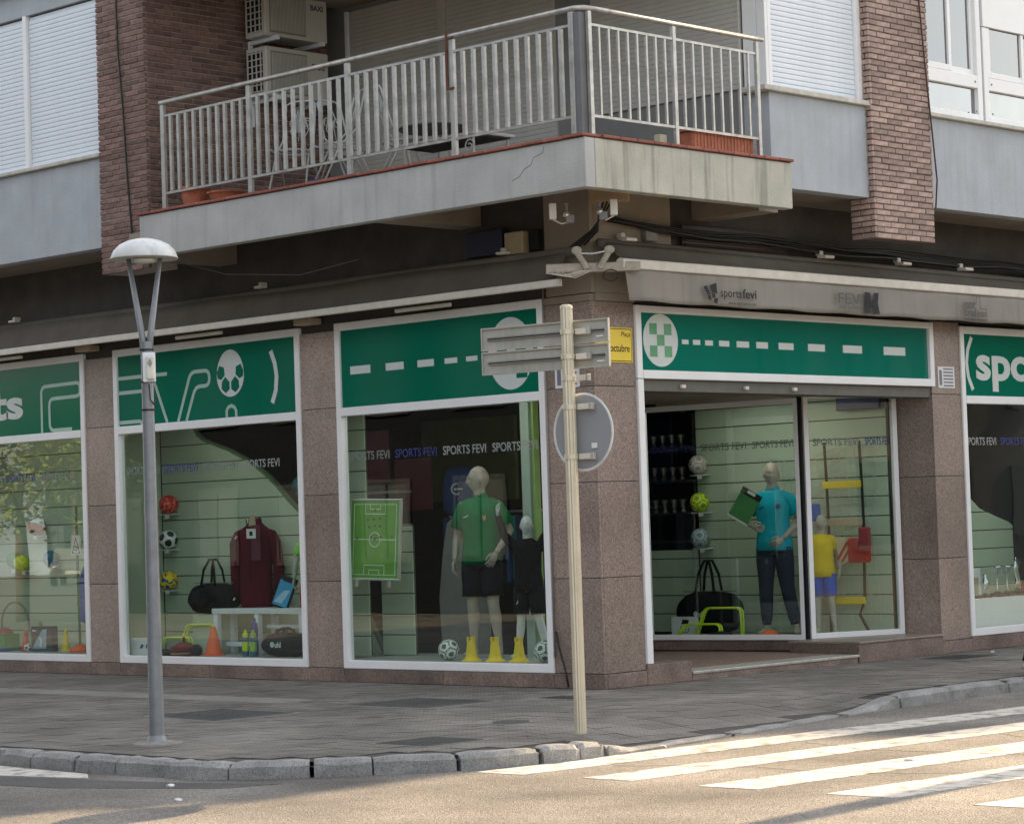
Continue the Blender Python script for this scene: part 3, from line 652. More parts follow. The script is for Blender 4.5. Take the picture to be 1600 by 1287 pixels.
for a in (0, 2.1, 4.2): MB().tube([(.28*math.cos(a), .28*math.sin(a), .5),(.22*math.cos(a), .22*math.sin(a), 0)], .012, 6).build('leg', WMET, tb)
lb = thing('sun_lounger', 'low folded lounger with dark sling and scrolled white frame behind the railing', 'lounger', (-.95,-.75,5.06))
B(-.62, .45, -.22, .22, .235, .25).build('sling', mat('dark_sling', (.04,.042,.045), .8), lb)
MB().tube([(-.66,-.24,.26),(.48,-.24,.26),(.48,.24,.26),(-.66,.24,.26),(-.66,-.24,.26)], .014, 6).build('frame', WMET, lb)
for x in (-.55, .4):
    for y in (-.23, .23): MB().rod((x,y,.25),(x,y,0),.012,n=6).build('leg', WMET, lb)
MB().tube([(.36 + .07*math.cos(a*.45)*(1-a/26), -.25, .14 + .07*math.sin(a*.45)*(1-a/26)) for a in range(20)], .008, 5).build('scroll', WMET, lb)
def pot(loc, r, h, label, m=TERRA):
    t = thing('flower_pot', label, 'flower pot', loc)
    MB().lathe([(0,0),(r*.68,0),(r*.92,h*.82),(r*1.02,h*.82),(r*1.04,h),(r*.93,h),(r*.86,h*.86),(0,h*.86)], 24).build('pot', m, t, smooth=False)
    MB().lathe([(0,h*.83),(r*.87,h*.87),(r*.3,h*.9),(0,h*.9)], 14).build('soil', mat('soil', (.03,.022,.016), .95), t)
pot((-4.72,-1.02,5.079), .17, .21, 'terracotta flower pot at the left end of the balcony')
pot((-4.25,-.98,5.079), .20, .11, 'wide low red plant saucer beside the terracotta pot')
pb = thing('window_box', 'long red brown planter box behind the right-hand railing', 'planter', (.93,.82,5.079))
B(-.10,.10,-.46,.46,0,.17).build('box', TERRA, pb, bevel=.012)
B(-.115,.115,-.48,.48,.172,.20).build('rim', TERRA, pb, bevel=.006)
for i in range(18): B(.101,.106,-.44 + i*.05,-.42 + i*.05,.01,.165).build('rib', TERRA, pb)
tag(B(.90,.98,-.05,.05,5.079,5.19).build('tin', mat('cream_tin', (.48,.45,.33), .6), bevel=.01), 'small cream tin standing by the right-hand railing', 'tin')
tag(B(-3.05,-2.75,-1.0,-.8,5.061,5.12).box(-2.95,-2.85,-.98,-.82,5.121,5.16).build('sandal', BLUE, bevel=.02), 'blue bag lying on the balcony floor under the chairs', 'bag')
# ------------------------------------------------------------------ shop fronts
def shop_window(x0, x1, z0, z1, zs, M=None, side='L', name='shop_window', glass_=True):
    """x0..x1 along the facade; zs = (low, high) of the bar between the glass and the sign."""
    f = MB(); wv = .075
    def bx(a, b, c, d, e0=-.02, e1=.07):
        if side == 'L': f.box(a, b, e0, e1, c, d)
        else: f.box(-e1, -e0, a, b, c, d)
    bx(x0, x0+wv, z0, z1); bx(x1-wv, x1, z0, z1); bx(x0+wv, x1-wv, z0, z0+.085); bx(x0+wv, x1-wv, z1-.085, z1); bx(x0+wv, x1-wv, zs[0], zs[1], -.025)
    wnd = P(name, B(0,.01,0,.01,0,.01), WHITE) if False else None
    o = f.build(name, WHITE, bld, bevel=.006)
    p = MB(); i = MB()
    if side == 'L': p.box(x0+wv, x1-wv, .028, .034, z0+.085, zs[0])
    else: p.box(-.034, -.028, x0+wv, x1-wv, z0+.085, zs[0])
    p.build('pane', GLASS, o)
    return o
def sign_panel(label, x0, x1, z0, z1, side='L'):
    t = thing('shop_sign', label, 'sign', (0,0,0), 0, 'green shop signs over the windows')
    if side == 'L': B(x0, x1, .008, .05, z0, z1).build('panel', GREEN, t)
    else: B(-.05, -.008, x0, x1, z0, z1).build('panel', GREEN, t)
    return t
w1 = shop_window(-11.9, -8.18, .145, 3.79, (2.80, 2.89)); w2 = shop_window(-7.60, -4.28, .145, 3.79, (2.80, 2.89)); w3 = shop_window(-3.70, -.65, .145, 3.79, (2.80, 2.89))
w4 = shop_window(6.17, 9.2, .165, 3.68, (2.80, 2.89), side='R')
FL = at(ML, 0, .007, 0); FR = at(MR, -.007, 0, 0)
s1 = sign_panel('leftmost green sign with the letters ts and a rounded outline', -11.825, -8.255, 2.89, 3.705)
tx = MB(); text(tx, 'ts', .50, at(ML, -10.16, .007, 3.11), t=.003, bold=.035, width=.70); tx.build('lettering', SWHITE, s1)
def rounded(pts, r=.07, n=5):
    out = []
    for i, p in enumerate(pts):
        p = Vector(p)
        if i in (0, len(pts)-1): out.append(p); continue
        a = Vector(pts[i-1]); b = Vector(pts[i+1]); da = (a-p); db = (b-p); q = min(r, da.length*.48, db.length*.48)
        s_ = p + da.normalized()*q; e_ = p + db.normalized()*q
        for k in range(n+1):
            t = k/n; out.append(s_*(1-t)**2 + p*2*t*(1-t) + e_*t*t)
    return out
LWD = .042
rb = MB(); rb.ribbon(rounded([(-9.07,2.893),(-9.07,3.45),(-8.28,3.46),(-8.28,3.30),(-8.91,3.295),(-8.91,2.915),(-8.46,2.915)], .09), LWD, M=FL); rb.build('outline', SPALE, s1)
s2 = sign_panel('green sign with a football and bracket over the bag window', -7.525, -4.355, 2.89, 3.705)
rb = MB(); rb.ribbon([(-7.52,3.45),(-6.92,3.45)], LWD, M=FL); rb.ribbon([(-7.52,3.28),(-6.86,3.28)], LWD, M=FL); rb.ribbon(rounded([(-7.52,2.935),(-7.12,2.935),(-7.07,2.893)], .05), LWD, M=FL)
rb.ribbon([(-6.88,3.45),(-6.62,2.893)], LWD, M=FL); rb.ribbon([(-6.92,3.45),(-6.60,3.45)], LWD, M=FL)
rb.ribbon(rounded([(-6.42,2.893),(-6.17,3.44),(-5.84,3.44),(-5.84,3.27),(-6.09,3.27),(-6.27,2.893)], .085), LWD, M=FL)
rb.ribbon([(-5.55,2.893),(-5.55,2.97),(-5.52,3.005),(-5.465,3.02),(-5.41,3.0),(-5.385,2.96),(-5.385,2.893)], .04, M=FL)
rb.build('outline', SPALE, s2)
rb = MB(); arc = [(-4.77,3.58),(-4.705,3.44),(-4.68,3.30),(-4.70,3.14),(-4.765,3.01)]; rb.ribbon(arc, .06, M=FL); rb.build('bracket', SWHITE, s2)
bm_ = MB(); bm_.prism([(-5.47 + .235*math.cos(a*PI/20), 3.355 + (.235 if a > 20 or a == 0 else .29)*math.sin(a*PI/20)) for a in range(40)], 0, .003, M=FL); ball_e = bm_.build('emblem', SWHITE, s2)
bm_ = MB()
def pent(c, r, a0, sx=1): return [(c[0] + r*sx*math.cos(a0 + i*2*PI/5), c[1] + r*math.sin(a0 + i*2*PI/5)) for i in range(5)]
FL2 = at(ML, 0, .0035, 0)
bm_.prism([(-5.70,3.40),(-5.655,3.475),(-5.575,3.45),(-5.565,3.365),(-5.63,3.315),(-5.69,3.335)], 0, .002, M=FL2); bm_.prism([(-5.24,3.40),(-5.285,3.475),(-5.365,3.45),(-5.375,3.365),(-5.31,3.315),(-5.25,3.335)], 0, .002, M=FL2)
bm_.prism([(-5.615,3.295),(-5.555,3.345),(-5.485,3.285),(-5.485,3.205),(-5.555,3.165),(-5.625,3.215)], 0, .002, M=FL2); bm_.prism([(-5.325,3.295),(-5.385,3.345),(-5.455,3.285),(-5.455,3.205),(-5.385,3.165),(-5.315,3.215)], 0, .002, M=FL2)
bm_.build('emblem_patch', GREEN, ball_e)
s3 = sign_panel('green sign with a row of dashes behind the direction plates', -3.625, -.725, 2.89, 3.705)
dm = [(-3.48,-3.17,.085),(-2.93,-2.66,.078),(-2.45,-2.21,.072),(-2.05,-1.87,.055),(-1.74,-1.58,.05)]
for a, b, h in dm: B(a, b, .003, .008, 3.277-h/2, 3.277+h/2).build('dash', SWHITE, s3)
MB().prism([(-1.115 + .31*math.cos(a*PI/20), 3.29 + .36*math.sin(a*PI/20)) for a in range(40)], 0, .003, M=FL).build('emblem', SWHITE, s3)
mb = MB()
for a, b, c, d in ((-1.04,-.89,3.04,3.12),(-1.20,-1.05,3.13,3.27),(-1.04,-.90,3.29,3.43),(-1.30,-1.16,3.30,3.45)): mb.box(a, b, .0015, .0035, c, d)
mb.build('emblem_patch', GREEN, s3)
# sign over the entrance
f = MB(); y0, y1, z0, z1 = .60, 5.63, 2.98, 3.70
f.box(-.12, .03, y0, y0+.08, z0, z1); f.box(-.12, .03, y1-.08, y1, z0, z1); f.box(-.12, .03, y0+.08, y1-.08, z1-.07, z1); f.box(-.12, .035, y0+.08, y1-.08, z0, z0+.085)
s4 = thing('shop_sign', 'long green sign with chequered disc and dashes over the entrance', 'sign', (0,0,0), 0, 'green shop signs over the windows')
f.build('frame', WHITE, s4, bevel=.008); B(-.05, -.008, y0+.08, y1-.08, z0+.085, z1-.07).build('panel', GREENR, s4)
MB().prism([(.995 + .262*math.cos(a*PI/20), 3.365 + .262*math.sin(a*PI/20)) for a in range(40)], 0, .003, M=FR).build('emblem', SWHITE, s4)
mb = MB()
for a, b, c, d in ((.83,.94,3.42,3.53),(.94,1.05,3.31,3.42),(.83,.94,3.20,3.31),(1.05,1.16,3.42,3.53),(1.05,1.16,3.20,3.31)): mb.box(-.0025, -.001, a, b, c, d)
mb.build('emblem_patch', C_('emblem_green', (.10,.32,.16)), s4)
for a, b, h in ((1.32,1.42,.045),(1.49,1.60,.05),(1.68,1.80,.052),(1.90,2.06,.058),(2.18,2.38,.063),(2.50,2.69,.066),(2.87,3.12,.07),(3.37,3.66,.075),(3.98,4.32,.082),(4.72,5.12,.09)):
    B(-.008, -.003, a, b, 3.36-h/2, 3.36+h/2).build('dash', SWHITE, s4)
s5 = sign_panel('green sign at the right edge starting with a bracket and spo', 6.245, 9.125, 2.89, 3.61, side='R')
rb = MB(); rb.ribbon([(6.43,3.56),(6.345,3.42),(6.31,3.27),(6.335,3.11),(6.42,2.96)], .055, M=FR); rb.build('bracket', SWHITE, s5)
tx = MB(); text(tx, 'sports', .56, at(MR, -.007, 6.50, 3.09), t=.003, bold=.03, width=2.05); tx.build('lettering', SWHITE, s5)
# window stickers
STK_W = C_('sticker_white', (.27,.28,.28), .5); STK_D = C_('sticker_blue', (.02,.03,.16), .5); STK_G = C_('sticker_grey', (.15,.18,.17), .5)
def stickers(par, a0, a1, z, side, seq, M0=None):
    x = a0; i = 0
    while x < a1 - .55:
        wdt = .62; tm_ = MB()
        MM = M0 @ Matrix.Translation((x, z, 0)) if M0 is not None else (at(ML, x, .027, z) if side == 'L' else at(MR, -.027, x, z))
        text(tm_, 'SPORTS FEVI', .125, MM, t=.001, bold=.012, width=min(wdt, a1 - x)); tm_.build('lettering', seq[i % len(seq)], par)
        x += wdt + .09; i += 1
stickers(w3, -3.56, -.75, 2.33, 'L', [STK_G, STK_D, STK_W, STK_W]); stickers(w2, -7.45, -4.38, 2.32, 'L', [STK_G, STK_D, STK_G, STK_W, STK_W]); stickers(w1, -10.6, -8.3, 2.32, 'L', [STK_W, STK_D, STK_G])
stickers(w4, 6.26, 9.0, 2.33, 'R', [STK_W, STK_D, STK_W])
# entrance cases: two angled panes
def angled(A, Bp, z0, z1, name, lett):
    A = Vector((A[0], A[1])); Bp = Vector((Bp[0], Bp[1])); d = Bp - A; L_ = d.length; ang = math.atan2(d.y, d.x)
    f = MB(); wv = .06
    f.box(0, wv, -.03, .03, z0, z1); f.box(L_-wv, L_, -.03, .03, z0, z1); f.box(wv, L_-wv, -.03, .03, z0, z0+.06); f.box(wv, L_-wv, -.03, .03, z1-.06, z1)
    o = f.build(name, WHITE, bld, (A.x, A.y, 0), (0,0,ang), bevel=.005)
    B(wv, L_-wv, -.003, .003, z0+.06, z1-.06).build('pane', GLASS, o)
    x = .12; i = 0
    while x < L_ - .2:
        t_ = MB(); text(t_, 'SPORTS FEVI', .115, Matrix.Translation((x, -.005, 2.36)) @ ML, t=.001, bold=.012, width=min(.6, L_ - x - .08)); t_.build('lettering', lett[i % len(lett)], o); x += .68; i += 1
    B(.0, L_, .0, .03, .10, z0-.004).build('base', GRAN2, o)
    return o
Ax, Ay = -.95, 4.43
angled((-3.05, 4.13), (Ax-.03, Ay), .215, 2.90, 'shop_window', [STK_D, STK_G, STK_G]); angled((Ax-.0, Ay+.02), (-.50, 5.58), .225, 2.95, 'shop_window', [STK_G, STK_D])
P('door_frame', B(-.06, .025, .605, .69, .205, 2.975), WHITE, bevel=.005)
P('door_post', B(-.985, -.945, 4.40, 4.44, .1, 2.95), BLK)
P('top_panel', B(-3.1, -.32, 4.46, 4.50, 2.905, 3.05), SOFF)
P('shutter_box', B(-.30, -.02, .70, 5.595, 2.86, 2.976), mat('shutter_box_grey', (.12,.115,.10), .7), bevel=.006)
P('ceiling', B(-3.4, -.31, .62, 5.595, 2.97, 3.05), SOFF)
for y in (1.3, 2.3, 3.1): tag(B(-.015, .02, y-.03, y+.03, 2.895, 2.93).build('sensor', CREAM, bevel=.005), {1.3:'small cream fitting under the entrance sign, left one',2.3:'small cream fitting under the entrance sign, middle one',3.1:'small cream fitting under the entrance sign, right one'}[y], 'fitting')

# interior shell
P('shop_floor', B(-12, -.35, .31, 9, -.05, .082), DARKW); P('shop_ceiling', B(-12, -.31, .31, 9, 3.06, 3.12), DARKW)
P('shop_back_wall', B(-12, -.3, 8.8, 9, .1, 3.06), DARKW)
P('display_floor', B(-12, -7.65, .08, 1.0, .142, .225), DISP); P('display_floor', B(-7.6, -4.28, .08, 1.1, .142, .225), DISP); P('display_floor', B(-3.9, -.66, .08, 1.3, .142, .225), DISP)
P('display_floor', MB().prism([(-3.6,4.12),(Ax,Ay+.06),(-.56,5.60),(-3.6,5.60)], .101, .222), DISP)
P('display_floor', B(-1.4, -.08, 6.2, 9.2, .162, .222), DISP)
P('partition', B(-.5, -.34, .62, .9, .1, 3.06), DARKW)
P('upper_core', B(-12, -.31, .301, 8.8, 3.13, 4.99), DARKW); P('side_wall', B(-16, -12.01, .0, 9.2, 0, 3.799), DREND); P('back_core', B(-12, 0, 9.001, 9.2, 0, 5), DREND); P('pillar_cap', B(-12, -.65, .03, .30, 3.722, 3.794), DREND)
# tube lamps added out of sight on the shop ceiling to brighten the displays
EM = bpy.data.materials.new('lamp_tube'); EM.use_nodes = True; eb = EM.node_tree.nodes['Principled BSDF']; eb.inputs['Emission Color'].default_value = (1,.97,.88,1); eb.inputs['Emission Strength'].default_value = 3.1; eb.inputs['Base Color'].default_value = (.8,.8,.8,1)
def tube_lamp(x0, x1, y0, y1, z, label):
    t = thing('added_ceiling_lamp', label, 'ceiling lamp', ((x0+x1)/2,(y0+y1)/2,z), 0, 'added ceiling lamps of the shop'); a = (x1-x0)/2; b = (y1-y0)/2
    B(-a,a,-b,b,.012,.05).build('housing', WHITE, t); B(-a+.02,a-.02,-b+.01,b-.01,0,.011).build('tube', EM, t)
EM0 = EM; EM = EM0.copy(); EM.node_tree.nodes['Principled BSDF'].inputs['Emission Strength'].default_value = 1.3
tube_lamp(-11.2,-8.4,.42,.52,2.99,'long added ceiling lamp above the leftmost window display')
EM = EM0; tube_lamp(-7.3,-4.6,.42,.52,2.99,'long added ceiling lamp above the bag window display')
EM = EM0.copy(); EM.node_tree.nodes['Principled BSDF'].inputs['Emission Strength'].default_value = 5.0
tube_lamp(-3.5,-.9,.42,.52,2.99,'long added ceiling lamp above the green polo display')
EM = EM.copy(); EM.node_tree.nodes['Principled BSDF'].inputs['Emission Strength'].default_value = 8.5
tube_lamp(-2.9,-1.2,4.62,4.72,2.91,'added ceiling lamp brightening the aqua polo display'); tube_lamp(-.62,-.52,6.4,8.8,2.97,'added ceiling lamp brightening the trophies')
ACR = mat('acrylic', (.6,.62,.6), .2)
# slat walls, board by board
def slatwall(label, x0, x1, y, z0, z1, rz=0, loc=(0,0), xmax=None, pegs=()):
    t = thing('slat_wall', label, 'slat wall', (loc[0], loc[1], 0), rz, 'pale green slat walls in the displays')
    pitch = .223; g = .012
    zz = z0; i = 0
    MBk = MB()
    while zz < z1 - .02:
        zt = min(zz + pitch - g, z1)
        if xmax is None: B(x0, x1, y, y+.02, zz, zt).build('board', SLAT, t, bevel=.003, seg=1)
        else:
            n = 6; poly = [(x0, zz)] + [(max(x0+.01, xmax(zz + (zt-zz)*k/n)), zz + (zt-zz)*k/n) for k in range(n+1)] + [(x0, zt)]
            if poly[1][0] > x0 + .05: MB().prism(poly, -.02, 0, M=at(ML, 0, y, 0)).build('board', SLAT, t)
        zz += pitch; i += 1
    if xmax is None: B(x0+.005, x1-.005, y+.0205, y+.05, z0, z1).build('backing', SLATE, t)
    else:
        n = 40; poly = [(x0, z0)] + [(max(x0+.01, xmax(z0 + (z1-z0)*k/n)), z0 + (z1-z0)*k/n) for k in range(n+1)] + [(x0, z1)]
        MB().prism(poly, -.05, -.0205, M=at(ML, 0, y, 0)).build('backing', SLATE, t)
        rbm = MB(); rbm.ribbon([p for p in poly[1:-1]], .03, .06, M=at(ML, 0, y+.05, 0)); rbm.build('edge_strip', C_('edge_green', (.10,.17,.09)), t)
    for px_, pz_ in pegs:
        B(px_-.10, px_+.10, y-.16, y-.001, pz_-.012, pz_).build('peg', ACR, t); B(px_+.02, px_+.09, y-.165, y-.161, pz_-.05, pz_-.002).build('price_tag', PAPER, t)
    return t
slatwall('pale green slat wall in the leftmost window behind the balls', -12, -8.17, .95, .23, 3.0, pegs=[(-10.45,1.66),(-10.95,1.24),(-10.72,1.22),(-10.15,1.25)])
def cv2(z):                                        # the cut-out curve in the second window
    pts = [(.2,-4.2),(1.55,-5.05),(1.71,-5.41),(1.97,-5.77),(2.21,-6.05),(2.43,-6.42),(2.58,-6.79),(2.75,-7.37),(3.1,-7.6)]
    for (a, xa), (b, xb) in zip(pts, pts[1:]):
        if a <= z <= b: return xa + (xb - xa)*(z-a)/(b-a)
    return pts[-1][1]
slatwall('pale green slat wall with a curved cut edge behind the maroon jacket', -8.10, -4.2, 1.05, .23, 3.0, xmax=cv2, pegs=[(-7.86,1.86),(-7.88,1.44),(-7.90,.95)])
P('partition', B(-8.15, -8.12, .12, 1.05, .23, 3.0), SLAT)
slatwall('tall pale green slat strip behind the tactics board', 0, .75, 0, .23, 2.98, rz=.25, loc=(-4.66,.40))
slatwall('low pale green slat panel right of the tactics board', 0, .46, 0, .23, 1.62, rz=.1, loc=(-4.02,.85))
slatwall('long pale green slat wall behind the aqua polo mannequin', -3.4, -.60, 5.52, .23, 3.0, pegs=[(-3.28,2.12),(-3.28,1.67),(-3.28,1.24)])
slatwall('low pale green slat panel left of the black holdall', -4.3, -3.42, 5.50, .23, 1.22)
def cv4(y): return y
t4 = thing('slat_wall', 'pale green slat wall with a round cut edge behind the trophies', 'slat wall', (0,0,0), 0, 'pale green slat walls in the displays')
def arc4(z):                                      # start of the boards along y at height z
    pts = [(1.0,9.3),(1.42,8.75),(1.5,8.45),(1.6,8.1),(1.83,7.75),(2.06,7.55),(2.4,7.2),(2.8,6.6)]
    for (a, xa), (b, xb) in zip(pts, pts[1:]):
        if a <= z <= b: return xa + (xb-xa)*(z-a)/(b-a)
    return 9.3 if z < 1.0 else 6.0
zz = .23
while zz < 2.6:
    zt = zz + .211; n = 5
    poly = [(5.9, zz)] + [(arc4(zz + (zt-zz)*k/n), zz + (zt-zz)*k/n) for k in range(n+1)] + [(5.9, zt)]
    MB().prism(poly, -.02, 0, M=at(MR, -1.1, 0, 0)).build('board', SLAT, t4); zz += .223
B(-1.16, -1.13, 5.9, 9.2, .2, 1.42).build('backing', SLATE, t4)
P('partition', B(-1.4, -.33, 6.10, 6.15, .2, 3.0), DARKW)

# ------------------------------------------------------------------ figures
def remeshed(mb, voxel, smooth=3):
    o = mb.build('tmp', WHITE); r = o.modifiers.new('r', 'REMESH'); r.mode = 'VOXEL'; r.voxel_size = voxel; r.use_smooth_shade = True
    s_ = o.modifiers.new('s', 'SMOOTH'); s_.iterations = smooth; s_.factor = .5
    bpy.context.view_layer.update()
    me = bpy.data.meshes.new_from_object(o.evaluated_get(bpy.context.evaluated_depsgraph_get()))
    vs = [tuple(v.co) for v in me.vertices]; fs = [tuple(p.vertices) for p in me.polygons]
    bpy.data.objects.remove(o); bpy.data.meshes.remove(me)
    out = MB(); out.add(vs, fs); return out
def head(mb, c, rz, s):
    """a head with brow, nose, mouth, ears; faces -y before the turn."""
    nu, nv = 36, 30; vs = []; R = Matrix.Rotation(rz, 3, 'Z')
    for i in range(nv+1):
        a = PI*i/nv
        for j in range(nu):
            b = 2*PI*j/nu
            d = Vector((math.sin(a)*math.sin(b), -math.sin(a)*math.cos(b), math.cos(a)))
            x, y, z = d.x*.076, d.y*.098, d.z*.122
            if d.z < 0: k = 1 + .30*d.z; x *= k; y *= (1 + .12*d.z) if d.y < 0 else (1 + .45*d.z)
            fr = max(0, -d.y)
            def g(cx, cz, sx, sz): return math.exp(-((d.x-cx)/sx)**2 - ((d.z-cz)/sz)**2) * fr
            y -= .024*g(0,-.22,.11,.17) + .010*g(0,.0,.09,.2) - .013*g(.33,.06,.18,.12) - .013*g(-.33,.06,.18,.12) + .007*g(0,.24,.5,.10)
            y -= .008*g(0,-.52,.22,.06) + .006*g(0,-.64,.2,.06) - .004*g(0,-.58,.24,.03) + .012*g(0,-.86,.25,.13)
            vs.append(Vector(c) + (R @ Vector((x, y, z)))*s)
    fs = [(i*nu + j, (i+1)*nu + j, (i+1)*nu + (j+1) % nu, i*nu + (j+1) % nu) for i in range(nv) for j in range(nu)]
    mb.add(vs, fs)
    for k in (-1, 1): mb.ball((0,0,0), 1, 10, 8, M=Matrix.Translation(c) @ Matrix.Rotation(rz,4,'Z') @ Matrix.Translation((k*.074*s, .012*s, -.005*s)) @ Matrix.Diagonal((.012*s,.02*s,.033*s,1)))
def hand(mb, wrist, direc, palm_n, s, side, curl=.35):
    d = Vector(direc).normalized(); n = Vector(palm_n); n = (n - d*n.dot(d)).normalized(); w_ = d.cross(n)*side
    wp = Vector(wrist)
    mb.tube([wp, wp + d*.03*s, wp + d*.065*s, wp + d*.092*s], [(.017*s,.024*s),(.015*s,.034*s),(.014*s,.040*s),(.011*s,.036*s)], 10, up=n)
    for k, (o, L_) in enumerate(((-.030,.070),(-.010,.080),(.010,.075),(.029,.058))):
        p = wp + d*.088*s + w_*o*s; pts = [p]; a = curl*.5
        for q in range(3):
            a += curl*.7; p = p + (d*math.cos(a) + n*math.sin(a))*L_*s/3 + w_*o*.08*s; pts.append(p)
        mb.tube(pts, [.0095*s,.009*s,.0082*s,.006*s], 7)
    p = wp + d*.028*s - w_*.03*s; mb.tube([p, p - w_*.022*s + d*.025*s + n*.008*s, p - w_*.026*s + d*.055*s + n*.018*s, p - w_*.022*s + d*.078*s + n*.024*s], [.013*s,.0115*s,.0105*s,.007*s], 7)
def figure(t, s, arms, legs, head_rz, m, hand_n=None, face=True):
    """arms: {side: (elbow, wrist, hand_dir, palm_normal)}; legs: {side: (knee, ankle)}; unit figure 1.85 m tall before scaling by s."""
    b = MB(); S = lambda p: Vector(p)*s
    b.tube([S((0,0,.86)),S((0,0,.95)),S((0,0,1.06)),S((0,-.005,1.18)),S((0,-.01,1.32)),S((0,0,1.43)),S((0,.01,1.50)),S((0,.01,1.54))],
           [(.10*s,.15*s),(.115*s,.165*s),(.105*s,.15*s),(.105*s,.145*s),(.12*s,.17*s),(.105*s,.165*s),(.07*s,.11*s),(.05*s,.06*s)], 18, up=(0,-1,0))
    b.tube([S((0,.01,1.48)),S((0,.0,1.56)),S((0,-.005,1.66))], [.066*s,.060*s,.058*s], 14)
    for k in (-1, 1):
        el, wr, hd, pn = arms[k]; sh_ = Vector((k*.172,.01,1.445)); el = Vector(el); wr = Vector(wr)
        b.tube([S((k*.06,.01,1.46)), S(sh_), S(sh_.lerp(el,.35)), S(el), S(el.lerp(wr,.3)), S(wr)], [.06*s,.062*s,.050*s,.038*s,.040*s,.026*s], 12)
        b.ball(S(sh_), .062*s, 12, 10)
        kn, an = Vector(legs[k][0]), Vector(legs[k][1]); hp = Vector((k*.09,0,.90))
        b.tube([S(hp), S(hp.lerp(kn,.35)), S(hp.lerp(kn,.8)), S(kn), S(kn.lerp(an,.3) + Vector((0,.015,0))), S(kn.lerp(an,.7)), S(an)], [.098*s,.090*s,.064*s,.056*s,.058*s,.042*s,.034*s], 14)
        ft = Vector(legs[k][2]) if len(legs[k]) > 2 else Vector((k*.25,-1,0)); ft = ft.normalized()
        b.tube([S(an + ft*-.05 + Vector((0,0,-.035))), S(an + Vector((0,0,-.03))), S(an + ft*.10 + Vector((0,0,-.045))), S(an + ft*.18 + Vector((0,0,-.058)))], [.030*s,(.040*s,.036*s),(.028*s,.042*s),(.014*s,.035*s)], 10)
    out = remeshed(b, .0135*s)
    head(out, S((0,-.012,1.705)), head_rz, s*1.07)
    for k in (-1, 1):
        el, wr, hd, pn = arms[k]; hand(out, S(wr), hd, pn, s, k)
    return out.build('body', m, t, smooth=True)
def sleeve(mb, s, arms, k, f=.62, r=.078, long=False):
    el = Vector(arms[k][0]); sh_ = Vector((k*.172,.01,1.435)); S = lambda p: Vector(p)*s
    if long:
        wr = Vector(arms[k][1]); mb.tube([S((k*.05,.01,1.445)), S(sh_), S(sh_.lerp(el,.5)), S(el), S(el.lerp(wr,.5)), S(el.lerp(wr,.97))], [.085*s,.08*s,.066*s,.054*s,.05*s,.04*s], 14)
    else: mb.tube([S((k*.04,.01,1.455)), S((k*.11,.01,1.455)), S(sh_), S(sh_.lerp(el,f*.5)), S(sh_.lerp(el,f))], [.075*s,.078*s,.074*s,(r*s),(r*1.06*s)], 16)
def shirt(t, s, arms, m, hem=.86, long=False, name='shirt', f=.62):
    b = MB(); S = lambda p: Vector(p)*s
    b.tube([S((0,0,hem)),S((0,0,hem+.10)),S((0,-.002,1.12)),S((0,-.008,1.25)),S((0,-.012,1.35)),S((0,0,1.45)),S((0,.01,1.51)),S((0,.01,1.545))],
           [(.142*s,.198*s),(.138*s,.192*s),(.128*s,.176*s),(.130*s,.180*s),(.138*s,.190*s),(.118*s,.172*s),(.085*s,.115*s),(.060*s,.068*s)], 24, up=(0,-1,0))
    for k in (-1, 1): sleeve(b, s, arms, k, f, long=long)
    vs = []                                         # soft folds
    for v in b.v:
        n_ = noise.noise(Vector(v)*9/s)*.008*s + noise.noise(Vector((v[0]*16, v[1]*16, v[2]*5))/s)*.005*s
        vs.append((v[0]*(1 + n_*2), v[1] + n_, v[2] + n_*.3))
    b.v = vs
    return b.build(name, m, t, smooth=True)
def legs_wear(t, s, legs, m, bottom, name, waist=.98, rk=.0):
    """bottom: fraction along thigh (<1) or 1 + fraction along shin."""
    b = MB(); S = lambda p: Vector(p)*s
    b.tube([S((0,0,waist)),S((0,0,waist-.08)),S((0,0,.86))], [(.122*s,.165*s),(.136*s,.186*s),(.130*s,.19*s)], 20, up=(0,-1,0))
    for k in (-1, 1):
        kn, an = Vector(legs[k][0]), Vector(legs[k][1]); hp = Vector((k*.09,0,.92))
        if bottom <= 1: b.tube([S(hp), S(hp.lerp(kn,.3)), S(hp.lerp(kn,bottom*.7)), S(hp.lerp(kn,bottom))], [.108*s,.108*s,.104*s,.103*s], 16)
        else: b.tube([S(hp), S(hp.lerp(kn,.35)), S(hp.lerp(kn,.75)), S(kn), S(kn.lerp(an,.35)), S(kn.lerp(an,.75)), S(kn.lerp(an,bottom-1))], [.108*s,.104*s,.086*s,.076*s,.072*s,.062*s,.050*s], 16)
    b.v = [(v[0] + noise.noise(Vector(v)*11/s)*.006*s, v[1] + noise.noise(Vector((v[0]*14,v[1]*14,v[2]*6))/s)*.007*s, v[2]) for v in b.v]
    return b.build(name, m, t, smooth=True)
def collar(t, s, m):
    b = MB(); b.tube([(.066*s*math.sin(a)*1.05, .01*s - .064*s*math.cos(a), (1.545 + .012*math.cos(a*1))*s - (.02*s if abs(a) < .5 else 0)) for a in [(-3.0 + 6.0*i/20) for i in range(21)]], [(.030*s,.008*s)]*21, 8, up=(0,0,1))
    b.build('collar', m, t, smooth=True)
def mannequin(label, loc, rz, s, arms, legs, head_rz, body_m):
    t = thing('mannequin', label, 'mannequin', loc, rz, 'shop mannequins in the windows')
    figure(t, s, arms, legs, head_rz, body_m)
    MB().lathe([(0,-.012),(.16,-.012),(.16,-.004),(0,-.002)], 24).build('stand', mat('stand_glass', (.5,.52,.5), .2), t)
    return t
SC = 1.08
